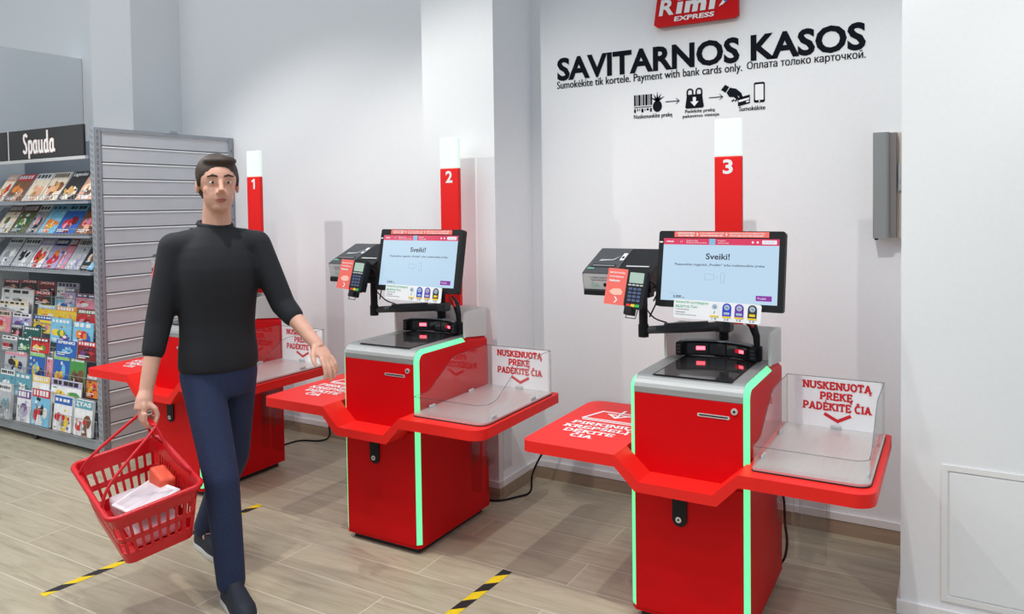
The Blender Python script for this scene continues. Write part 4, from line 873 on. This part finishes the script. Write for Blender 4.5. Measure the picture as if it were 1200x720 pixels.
LOW = [('booklet', -5.913, -5.698, 3.000, .983, 1.076, 'black', 'red', ('peach', 'dred'), 'XXI', 'dark booklet with red heading, second of the three topmost wire pockets'),
 ('booklet', -6.150, -5.936, 3.000, .984, 1.067, 'black', 'red', ('dred', 'peach'), 'XXI', 'dark booklet with red heading at the outer end of the topmost wire tier'),
 ('booklet', -5.676, -5.469, 3.000, .981, 1.072, 'dred', 'red', ('peach', 'black'), 'XXI', 'dark booklet with red heading beside the pale pink magazine in the topmost wire tier'),
 ('booklet', -5.687, -5.480, 2.972, .900, 1.007, 'black', 'red', ('dred', 'peach'), 'XXI', 'dark booklet with red heading standing alone one step below the topmost three'),
 ('magazine', -5.450, -5.190, 3.000, .952, 1.071, 'white', 'lilac', ('pink', 'dred', 'lblue'), None, 'pale magazine with pink and blue cover in the topmost wire tier'),
 ('magazine', -5.320, -5.190, 2.978, .930, 1.041, 'lilac', 'dblue', ('pink', 'white'), None, 'lilac magazine half behind the blue and red one in the topmost tier'),
 ('magazine', -5.180, -4.943, 2.975, .909, 1.008, 'pink', 'dblue', ('red', 'white', 'pink'), None, 'pink magazine with dark blue heading near the upright in the topmost tier'),
 ('magazine', -4.930, -4.772, 3.000, .960, 1.064, 'dred', 'red', ('pink', 'red'), None, 'small dark red magazine against the upright in the topmost tier'),
 ('newspaper', -6.123, -5.690, 2.962, .839, 1.008, 'white', 'white', ('grey', 'grey', 'cream'), None, 'large white newspaper standing behind another in the second tier'),
 ('newspaper', -6.110, -5.695, 2.930, .800, .924, 'white', 'cream', ('grey', 'silver', 'olive'), None, 'lower white newspaper folded in front in the second tier'),
 ('magazine', -6.094, -5.890, 2.905, .700, .851, 'pink', 'cream', ('red', 'peach'), None, 'pink magazine at the outer end of the second wire tier'),
 ('magazine', -5.880, -5.635, 2.915, .729, .846, 'lilac', 'white', ('purple', 'blue', 'white'), None, 'lilac puzzle magazine below the white newspapers'),
 ('magazine', -5.633, -5.396, 2.962, .810, .911, 'yellow', 'lblue', ('orange', 'white'), None, 'yellow magazine with blue heading, upper of two alike in the second tier'),
 ('magazine', -5.630, -5.390, 2.930, .720, .842, 'yellow', 'blue', ('black', 'olive', 'pink'), None, 'yellow magazine with darker blue heading, lower of two alike in the second tier'),
 ('magazine', -5.440, -5.193, 2.978, .880, .979, 'lblue', 'silver', ('white', 'blue', 'white'), None, 'light blue animal magazine under the pale pink one'),
 ('magazine', -5.375, -5.130, 2.945, .797, .915, 'yellow', 'orange', ('red', 'yellow', 'pink'), None, 'bright yellow and red children magazine with orange heading in the second tier'),
 ('magazine', -5.121, -4.880, 2.945, .790, .909, 'red', 'olive', ('pink', 'dred', 'red'), None, 'red crowded magazine near the upright in the second tier'),
 ('comic', -5.376, -5.130, 2.905, .673, .842, 'lblue', 'lblue', ('yellow', 'green', 'purple'), None, 'light blue comic with yellow creatures in the third tier'),
 ('comic', -5.112, -4.880, 2.905, .676, .830, 'lblue', 'lblue', ('orange', 'red', 'blue'), None, 'light blue comic with orange lettering and red figure in the third tier'),
 ('magazine', -5.715, -5.500, 2.905, .640, .760, 'dgreen', 'dgreen', ('white', 'teal'), None, 'dark green magazine, upper of two alike in the third tier'),
 ('magazine', -5.880, -5.735, 2.905, .659, .764, 'black', 'grey', ('red', 'pink'), None, 'dark magazine with a red face in the third tier'),
 ('magazine', -5.738, -5.575, 2.874, .585, .687, 'dgreen', 'dgreen', ('white', 'lgreen'), None, 'dark green magazine, lower of two alike in the third tier'),
 ('magazine', -5.950, -5.745, 2.874, .573, .684, 'grey', 'white', ('red', 'black'), None, 'grey and red magazine at the outer end of the third tier'),
 ('magazine', -5.566, -5.345, 2.878, .595, .696, 'red', 'dred', ('yellow', 'yellow', 'green'), None, 'red magazine with yellow heads in the third tier'),
 ('magazine', -5.261, -5.025, 2.878, .593, .703, 'blue', 'blue', ('lblue', 'lblue'), '5PENKI', 'blue puzzle magazine with bold white heading in the third tier'),
 ('magazine', -5.015, -4.800, 2.878, .590, .714, 'dred', 'red', ('purple', 'black', 'red'), None, 'dark red magazine against the upright in the third tier'),
 ('magazine', -5.906, -5.620, 2.864, .419, .597, 'silver', 'pink', ('black', 'yellow', 'dblue'), None, 'silver magazine with a dark portrait in the fourth tier'),
 ('magazine', -5.592, -5.395, 2.864, .393, .620, 'blue', 'lgreen', ('yellow', 'lblue', 'dblue'), None, 'green and blue children magazine beside the thin pink one'),
 ('magazine', -5.388, -5.315, 2.872, .386, .611, 'pink', 'white', ('red', 'peach'), None, 'thin pink magazine squeezed between two green and blue ones'),
 ('magazine', -5.295, -5.105, 2.864, .378, .622, 'blue', 'lgreen', ('yellow', 'orange', 'lblue'), None, 'green and blue children magazine beside the horse magazine'),
 ('magazine', -5.098, -4.925, 2.864, .374, .608, 'green', 'green', ('brown', 'black', 'brown'), None, 'green magazine with a brown horse in the fourth tier'),
 ('magazine', -4.905, -4.775, 2.864, .355, .501, 'orange', 'dred', ('yellow', 'red'), None, 'orange and red booklet against the upright in the fourth tier'),
 ('newspaper', -5.891, -5.700, 2.824, .300, .456, 'teal', 'white', ('white', 'teal'), None, 'teal and white newspaper at the outer end of the fifth tier'),
 ('magazine', -5.690, -5.485, 2.820, .290, .446, 'teal', 'teal', ('white', 'dgreen'), None, 'teal magazine in the fifth wire tier'),
 ('magazine', -5.470, -5.265, 2.820, .285, .450, 'white', 'yellow', ('yellow', 'silver'), None, 'white magazine with yellow heading in the fifth tier'),
 ('magazine', -5.241, -4.893, 2.820, .290, .452, 'white', 'lilac', ('yellow', 'green', 'green'), None, 'wide white magazine with a green title block in the fifth tier'),
 ('newspaper', -5.865, -5.690, 2.784, .119, .363, 'silver', 'white', ('grey', 'teal', 'grey'), None, 'folded grey newspaper in the lowest wire basket'),
 ('magazine', -5.607, -5.435, 2.784, .129, .343, 'white', 'purple', ('silver', 'purple', 'lilac'), None, 'white magazine with purple heading in the lowest wire basket'),
 ('magazine', -5.423, -5.205, 2.784, .129, .372, 'lblue', 'red', ('red', 'black', 'white'), None, 'light blue magazine with a figure in red in the lowest wire basket'),
 ('magazine', -5.156, -4.948, 2.784, .129, .356, 'white', 'blue', ('red', 'silver', 'yellow'), None, 'white crossword magazine with a deep blue title block in the lowest wire basket'),
 ('magazine', -4.921, -4.723, 2.784, .129, .355, 'white', 'teal', ('red', 'silver', 'brown'), 'ĮTAS', 'white crossword magazine with a teal title next to the upright in the lowest basket')]
for i, (nm, x0, x1, y, z0, z1, ba, bd, sp, wdw, lb) in enumerate(LOW):
    magazine(nm, lb, nm, 'magazines in the wire pockets', x0, x1, y, z0, z1, 6, ba, bd, sp, wdw, 'white' if bd not in ('white', 'cream', 'silver', 'lilac') else 'black', .016 if y < 2.80 else .006, 50 + i)

# ------------------------------------------------------------------ the walking man and his basket
PX = Vector((-2.66, 2.12, 0)); HX = Vector((.956, -.292, 0)); LX = Vector((.292, .956, 0))
def W(a, b, z): return PX + HX * a + LX * b + Vector((0, 0, z))
ROT = Matrix((HX, LX, Vector((0, 0, 1)))).transposed()              # local (forward, left, up) -> world
def remesh(mb, voxel, name, mt, parent, smooth_it=4):
    me = bpy.data.meshes.new('raw'); me.from_pydata(mb.v, [], mb.f); me.update()
    bm = bmesh.new(); bm.from_mesh(me); bmesh.ops.recalc_face_normals(bm, faces=bm.faces[:]); bm.to_mesh(me); bm.free()
    o = bpy.data.objects.new('raw', me); COL.objects.link(o)
    r = o.modifiers.new('r', 'REMESH'); r.mode = 'VOXEL'; r.voxel_size = voxel; r.use_smooth_shade = True
    s_ = o.modifiers.new('s', 'SMOOTH'); s_.iterations = smooth_it; s_.factor = .5
    dg = bpy.context.evaluated_depsgraph_get(); dg.update()
    m2 = bpy.data.meshes.new_from_object(o.evaluated_get(dg), depsgraph=dg); bpy.data.objects.remove(o); m2.name = name
    m2.materials.clear(); m2.materials.append(mt)
    for p in m2.polygons: p.use_smooth = True; p.material_index = 0
    if parent: m2.transform(Matrix.Translation(-Vector(parent.location)))
    ob = bpy.data.objects.new(name, m2); COL.objects.link(ob)
    if parent: ob.parent = parent
    return ob
def limb(mb, pts, rs, sub=5, seg=14):
    """tapered limb through the joints with ball ends"""
    for (a_, b2, ra, rb) in zip(pts, pts[1:], rs, rs[1:]):
        a_, b2 = Vector(a_), Vector(b2); mb.tube([a_.lerp(b2, t_ / sub) for t_ in range(sub + 1)], [ra + (rb - ra) * t_ / sub for t_ in range(sub + 1)], seg)
    for p, r in zip(pts, rs): mb.ell(p, r, r, r, 14, 10)
def torso(mb, secs, seg=28):
    rings = []
    for (a_, b2, z, rl, rf) in secs:
        rings.append([W(a_ + rf * math.cos(t_), b2 + rl * math.sin(t_), z) for t_ in [2 * math.pi * k / seg for k in range(seg)]])
    mb.loft(rings)
man = empty('person', (PX.x, PX.y, 0))
shL, shR = W(.040, .158, 1.418), W(-.030, -.158, 1.418)
elL, wrL = W(.115, .235, 1.160), W(.300, .285, 1.010)
elR, wrR = W(-.040, -.222, 1.120), W(.010, -.292, .868)
hipL, hipR = W(0, .075, .89), W(0, -.075, .89)
knL, anL = W(-.085, .085, .50), W(-.355, .06, .105)
knR, anR = W(.185, -.075, .50), W(.215, -.06, .095)
# head centre and frame (turned a little to the camera)
HC = W(.035, 0, 1.672); hyaw = math.radians(-14)
HR = Matrix.Rotation(hyaw, 3, 'Z') @ ROT
hp = lambda f, l, u: HC + HR @ Vector((f, l, u))
bd = MB()
bd.ell(hp(-.005, 0, .028), .098, .076, .088, 24, 16, 0, HR); bd.ell(hp(.022, 0, -.040), .068, .060, .078, 20, 14, 0, HR); bd.ell(hp(.050, 0, -.088), .032, .034, .026, 14, 10, 0, HR)
bd.ell(hp(.075, 0, .028), .018, .052, .012, 14, 8, 0, HR)                                   # brow
bd.tube([hp(.086, 0, .018), hp(.100, 0, -.012), hp(.108, 0, -.030)], [.008, .010, .013], 10); bd.ell(hp(.094, .010, -.034), .010, .009, .008, 10, 8, 0, HR); bd.ell(hp(.094, -.010, -.034), .010, .009, .008, 10, 8, 0, HR)
bd.ell(hp(.070, 0, -.062), .020, .028, .016, 12, 8, 0, HR)   # lips
for s_ in (-1, 1):
    bd.ell(hp(-.008, s_ * .078, -.008), .018, .008, .030, 12, 10, 0, HR); bd.ell(hp(.040, s_ * .036, -.022), .028, .026, .034, 12, 8, 0, HR)
limb(bd, [W(.005, 0, 1.45), hp(-.02, 0, -.06)], [.060, .055])
torso(bd, [(0, 0, .86, .13, .09), (0, 0, .95, .15, .10), (0, 0, 1.08, .135, .095), (0, 0, 1.28, .165, .11), (0, 0, 1.40, .15, .085), (0, 0, 1.47, .07, .06)])
limb(bd, [shL, elL, wrL], [.046, .039, .027]); limb(bd, [shR, elR, wrR], [.046, .039, .027])
limb(bd, [hipL, knL, anL], [.075, .052, .036]); limb(bd, [hipR, knR, anR], [.075, .052, .036])
limb(bd, [anL, W(-.27, .055, .055)], [.034, .026]); limb(bd, [anR, W(.32, -.065, .045)], [.034, .026])
# right hand closed round the basket handle: the handle bar runs along the walking direction
GB = W(.03, -.299, .762)                                            # bar under the palm
for k in range(5):
    pass
bd.tube([wrR, W(.022, -.304, .835), W(.030, -.312, .796)], [.025, .032, .034], 12); bd.ell(W(.030, -.314, .805), .040, .017, .036, 14, 10, 0, ROT)
for k, (fo, ln) in enumerate(((.050, .9), (.030, 1.0), (.010, .95), (-.010, .8))):
    c_ = GB + HX * (fo - .0)
    rr = .021 * ln + .002
    ch = [c_ + LX * (-rr) + Vector((0, 0, .026)), c_ + LX * (-rr - .002) + Vector((0, 0, .0)), c_ + LX * (-rr * .45) + Vector((0, 0, -rr)), c_ + LX * (rr * .6) + Vector((0, 0, -rr * .85)), c_ + LX * (rr) + Vector((0, 0, .004))]
    limb(bd, ch, [.0095, .0092, .0088, .0084, .0075], 2, 10)
limb(bd, [W(.045, -.299, .822), W(.070, -.280, .802), W(.076, -.274, .776), W(.068, -.276, .756)], [.013, .011, .0095, .008], 2, 10)
# left hand, relaxed, fingers slightly curled
fd = (wrL - elL).normalized(); fd = (fd + Vector((0, 0, -.12))).normalized(); sd = Vector((0, 0, 1)).cross(fd).normalized(); nd = fd.cross(sd)   # sd to his left, nd upward
PC = wrL + fd * .050
LH = Matrix((fd, sd, nd)).transposed()
bd.ell(PC, .052, .038, .016, 16, 10, 0, LH); bd.tube([wrL, wrL + fd * .03], [.026, .024], 12)
for k, (o_, ln) in enumerate(((-.029, .072), (-.010, .082), (.010, .077), (.028, .060))):
    b0 = PC + fd * .036 + sd * o_; d1 = (fd + sd * o_ * 3).normalized()
    limb(bd, [b0, b0 + d1 * ln * .45 - nd * .006, b0 + d1 * ln * .75 - nd * .020, b0 + d1 * ln * .95 - nd * .036], [.0098, .0092, .0086, .0075], 2, 10)
limb(bd, [wrL + fd * .022 - sd * .022, wrL + fd * .050 - sd * .046 - nd * .008, wrL + fd * .078 - sd * .056 - nd * .014, wrL + fd * .098 - sd * .056 - nd * .018], [.014, .012, .010, .008], 2, 10)
body = remesh(bd, .0042, 'body', M['skin'], man, 3)
# eyes, brows, mouth, hair
lp_ = MB()
lp_.tube([hp(.078, -.024, -.0635) - man.location, hp(.0885, -.010, -.0605) - man.location, hp(.0895, 0, -.0615) - man.location, hp(.0885, .010, -.0605) - man.location, hp(.078, .024, -.0635) - man.location], [.0015, .0032, .0030, .0032, .0015], 8)
lp_.tube([hp(.078, -.022, -.065) - man.location, hp(.0875, -.010, -.0685) - man.location, hp(.0890, 0, -.0695) - man.location, hp(.0875, .010, -.0685) - man.location, hp(.078, .022, -.065) - man.location], [.0015, .0040, .0046, .0040, .0015], 8)
lp_.build('lips', M['lip'], man)
for s_ in (-1, 1):
    e_ = MB(); e_.ell(hp(.078, s_ * .031, .006) - man.location, .0095, .0115, .0055, 14, 10, 0, HR); e_.ell(hp(.0862, s_ * .030, .006) - man.location, .0024, .0056, .0054, 10, 8, 1, HR); e_.build('eye', [M['eye_white'], M['iris']], man)
    e_ = MB(); e_.tube([hp(.090, s_ * .012, .030) - man.location, hp(.091, s_ * .030, .036) - man.location, hp(.080, s_ * .050, .030) - man.location], [.004, .0045, .003], 8); e_.build('eyebrow', M['hair'], man)
hr = MB(); hr.ell(hp(-.016, 0, .044), .102, .084, .086, 24, 16, 0, HR); hr.ell(hp(-.050, 0, .000), .064, .076, .080, 20, 14, 0, HR); hr.ell(hp(.040, .006, .094), .052, .066, .024, 18, 12, 0, HR)
for s_ in (-1, 1): hr.ell(hp(.012, s_ * .074, .022), .016, .010, .034, 12, 10, 0, HR)
hro = remesh(hr, .005, 'hair', M['hair'], man, 10)
# sweater with pushed-up sleeves
sw = MB(); torso(sw, [(0, 0, .905, .160, .122), (0, 0, .93, .164, .126), (0, 0, .98, .162, .125), (0, 0, 1.04, .155, .120), (0, 0, 1.10, .154, .119), (.003, 0, 1.16, .158, .122), (.006, 0, 1.22, .164, .126), (.008, 0, 1.28, .170, .129), (.008, 0, 1.33, .172, .128), (.006, 0, 1.38, .166, .118), (.004, 0, 1.42, .150, .104), (.002, 0, 1.455, .118, .086), (.001, 0, 1.485, .084, .072), (.0, 0, 1.510, .066, .066)])
limb(sw, [W(.02, .09, 1.42), shL, elL, elL.lerp(wrL, .30)], [.072, .062, .052, .046]); limb(sw, [W(-.02, -.09, 1.42), shR, elR, elR.lerp(wrR, .42)], [.072, .062, .052, .045])
remesh(sw, .007, 'sweater', M['sweater'], man, 14)
col = MB(); col.tube([W(.0 + .066 * math.cos(t_) - .004, .064 * math.sin(t_), 1.508 - .012 * math.cos(t_)) - man.location for t_ in [2 * math.pi * k / 20 for k in range(20)]], .010, 8, close=True); col.build('collar', M['sweater'], man)
# trousers
tr_ = MB(); torso(tr_, [(0, 0, .80, .138, .110), (0, 0, .84, .150, .116), (0, 0, .88, .156, .118), (0, 0, .92, .152, .115), (0, 0, .95, .146, .112)])
limb(tr_, [hipL, knL, knL.lerp(anL, .99)], [.086, .068, .056]); limb(tr_, [hipR, knR, knR.lerp(anR, .99)], [.086, .068, .056])
remesh(tr_, .008, 'trousers', M['jeans'], man, 6)
# shoes
def shoe(h0, l0, z0, pitch, yaw):
    R_ = ROT @ Matrix.Rotation(yaw, 3, 'Z') @ Matrix.Rotation(pitch, 3, 'Y'); O = W(h0, l0, z0)
    P = lambda f, l, u: O + R_ @ Vector((f, l, u)) - man.location
    def outline(sc): return [(-.075, 0), (-.068, .026), (-.04, .035), (.03, .036), (.10, .047), (.155, .044), (.190, .026), (.200, 0), (.190, -.024), (.155, -.038), (.10, -.040), (.03, -.033), (-.04, -.033), (-.068, -.025)]
    secs = [(1.04, 1.04, 0, .024), (1.02, 1.0, .0, .042), (.99, .93, .0, .060), (.80, .80, -.018, .078), (.52, .72, -.035, .096), (.44, .70, -.040, .112)]
    up_ = MB(); up_.loft([[P(f * a_ + o_, l * b2, u if f < .12 or u < .05 else u - .0) for f, l in outline(1)] for a_, b2, o_, u in secs], smooth=True); so = up_.build('shoe', M['shoe'], man)
    sl = MB(); sl.loft([[P(f * s_, l * s_, u) for f, l in outline(1)] for s_, u in ((1.02, .0), (1.08, .006), (1.07, .026))], smooth=True); sl.build('sole', M['sole'], so)
    lc = MB()
    for k in range(4): lc.tube([P(.025 + k * .022, -.020, .086 - k * .007), P(.030 + k * .022, 0, .094 - k * .0075), P(.025 + k * .022, .020, .086 - k * .007)], .0032, 6)
    lc.build('laces', M['sole'], so)
shoe(-.36, .058, .002, math.radians(0), 0.05); shoe(.225, -.062, .002, math.radians(0), -.10)
tag(man, 'man in a black sweater and navy jeans striding past with a red basket', 'person')
# shopping basket in his right hand
BC = W(.01, -.315, .0); bk = empty('shopping_basket', (BC.x, BC.y, .335), math.atan2(HX.y, HX.x)); bk.rotation_euler = (math.radians(9), math.radians(9), math.atan2(HX.y, HX.x))
RL, RW, BL, BW, HH = .245, .158, .205, .122, .225
def ringp(f, r=.03, off=0.0):
    a_ = BL + (RL - BL) * f + off; b2 = BW + (RW - BW) * f + off
    return [(x, y, HH * f) for x, y in rrect(-a_, a_, -b2, b2, r, 4)]
def wallband(mb, f0, f1, th=.004):
    o0, o1, i0, i1 = ringp(f0), ringp(f1), ringp(f0, .03, -th), ringp(f1, .03, -th); n_ = len(o0)
    for i in range(n_):
        j = (i + 1) % n_; mb.add([o0[i], o0[j], o1[j], o1[i], i0[i], i0[j], i1[j], i1[i]], [(0, 1, 2, 3), (5, 4, 7, 6), (3, 2, 6, 7), (1, 0, 4, 5)])
w_ = MB(); wallband(w_, 0, .22); wallband(w_, .44, .54); wallband(w_, .76, 1.0)
def ribs(mb, f0, f1):
    for side in range(4):
        nn = 15 if side % 2 == 0 else 9
        for k in range(nn):
            u = -.86 + 1.72 * k / (nn - 1); pts = []
            for f in (f0, f1):
                a_, b2 = BL + (RL - BL) * f, BW + (RW - BW) * f
                c_ = {0: (u * a_, -b2), 1: (a_, u * b2), 2: (u * a_, b2), 3: (-a_, u * b2)}[side]; pts.append(Vector((c_[0], c_[1], HH * f)))
            ax = Vector((1, 0, 0)) if side % 2 == 0 else Vector((0, 1, 0)); nrm = {0: Vector((0, 1, 0)), 1: Vector((-1, 0, 0)), 2: Vector((0, -1, 0)), 3: Vector((1, 0, 0))}[side]
            v = [p + ax * s_ * .0055 + nrm * t_ * .004 for p in pts for t_ in (0, 1) for s_ in (-1, 1)]
            mb.add(v, [(0, 1, 5, 4), (2, 6, 7, 3), (0, 4, 6, 2), (1, 3, 7, 5)])
ribs(w_, .20, .46); ribs(w_, .52, .78)
w_.build('wall', M['basket'], bk)
fl = MB(); fl.prism(rrect(-BL, BL, -BW, BW, .03, 4), XY(0), 0, .004); fl.build('bottom', M['basket'], bk)
rm = MB(); pts = [(p[0], p[1], HH) for p in rrect(-RL - .006, RL + .006, -RW - .006, RW + .006, .036, 5)]; rm.tube(pts, .011, 8, close=True); rm.build('rim', M['basket'], bk)
# the two handles meet under the fist
inv = (Matrix.Translation(bk.location) @ bk.rotation_euler.to_matrix().to_4x4()).inverted(); g0 = inv @ GB
for s_ in (-1, 1):
    hd = MB(); hd.tube(smooth([(-.150, s_ * (RW + .004), HH), (-.125, s_ * (RW * .70), HH + .075), (g0.x - .075, g0.y + s_ * .006, g0.z - .01), (g0.x - .05, g0.y + s_ * .004, g0.z), (g0.x + .07, g0.y + s_ * .004, g0.z), (g0.x + .095, g0.y + s_ * .006, g0.z - .01), (.125, s_ * (RW * .70), HH + .075), (.150, s_ * (RW + .004), HH)], 5), .0062, 8)
    hd.build('handle', M['basket'], bk)
tag(bk, 'red plastic shopping basket with papers in it, carried by the man', 'basket')
bm_ = Matrix.Translation(bk.location) @ bk.rotation_euler.to_matrix().to_4x4()
def in_basket(name, label, cat, mb, mats, loc, rot):
    e_ = Matrix.Translation(loc) @ Matrix.Rotation(rot[2], 4, 'Z') @ Matrix.Rotation(rot[1], 4, 'Y') @ Matrix.Rotation(rot[0], 4, 'X')
    o = mb.build(name, mats); o.matrix_world = bm_ @ e_; return tag(o, label, cat)
pk = MB(); pk.rbox(-.165, .165, -.085, .085, 0, .07, .018, 3); in_basket('packet', 'large whitish wrapped packet lying in the basket', 'packet', pk, M['packet'], (-.02, .012, .006), (0, 0, 0))
pk = MB(); pk.rbox(-.14, .14, -.085, .085, 0, .012, .004); pk.flat(rrect(-.12, .12, -.07, .07, .005), XY(.0125), 1); in_basket('leaflet', 'white folded leaflet lying on top of the packet in the basket', 'leaflet', pk, [M['paper'], M['packet']], (.03, .015, .125), (math.radians(12), math.radians(-14), .1))
pk = MB(); pk.rbox(-.07, .07, -.03, .03, 0, .09, .012, 3); in_basket('snack_bag', 'small orange packet tucked into the back of the basket', 'packet', pk, M['orange'], (-.03, .088, .09), (math.radians(-10), 0, 0))
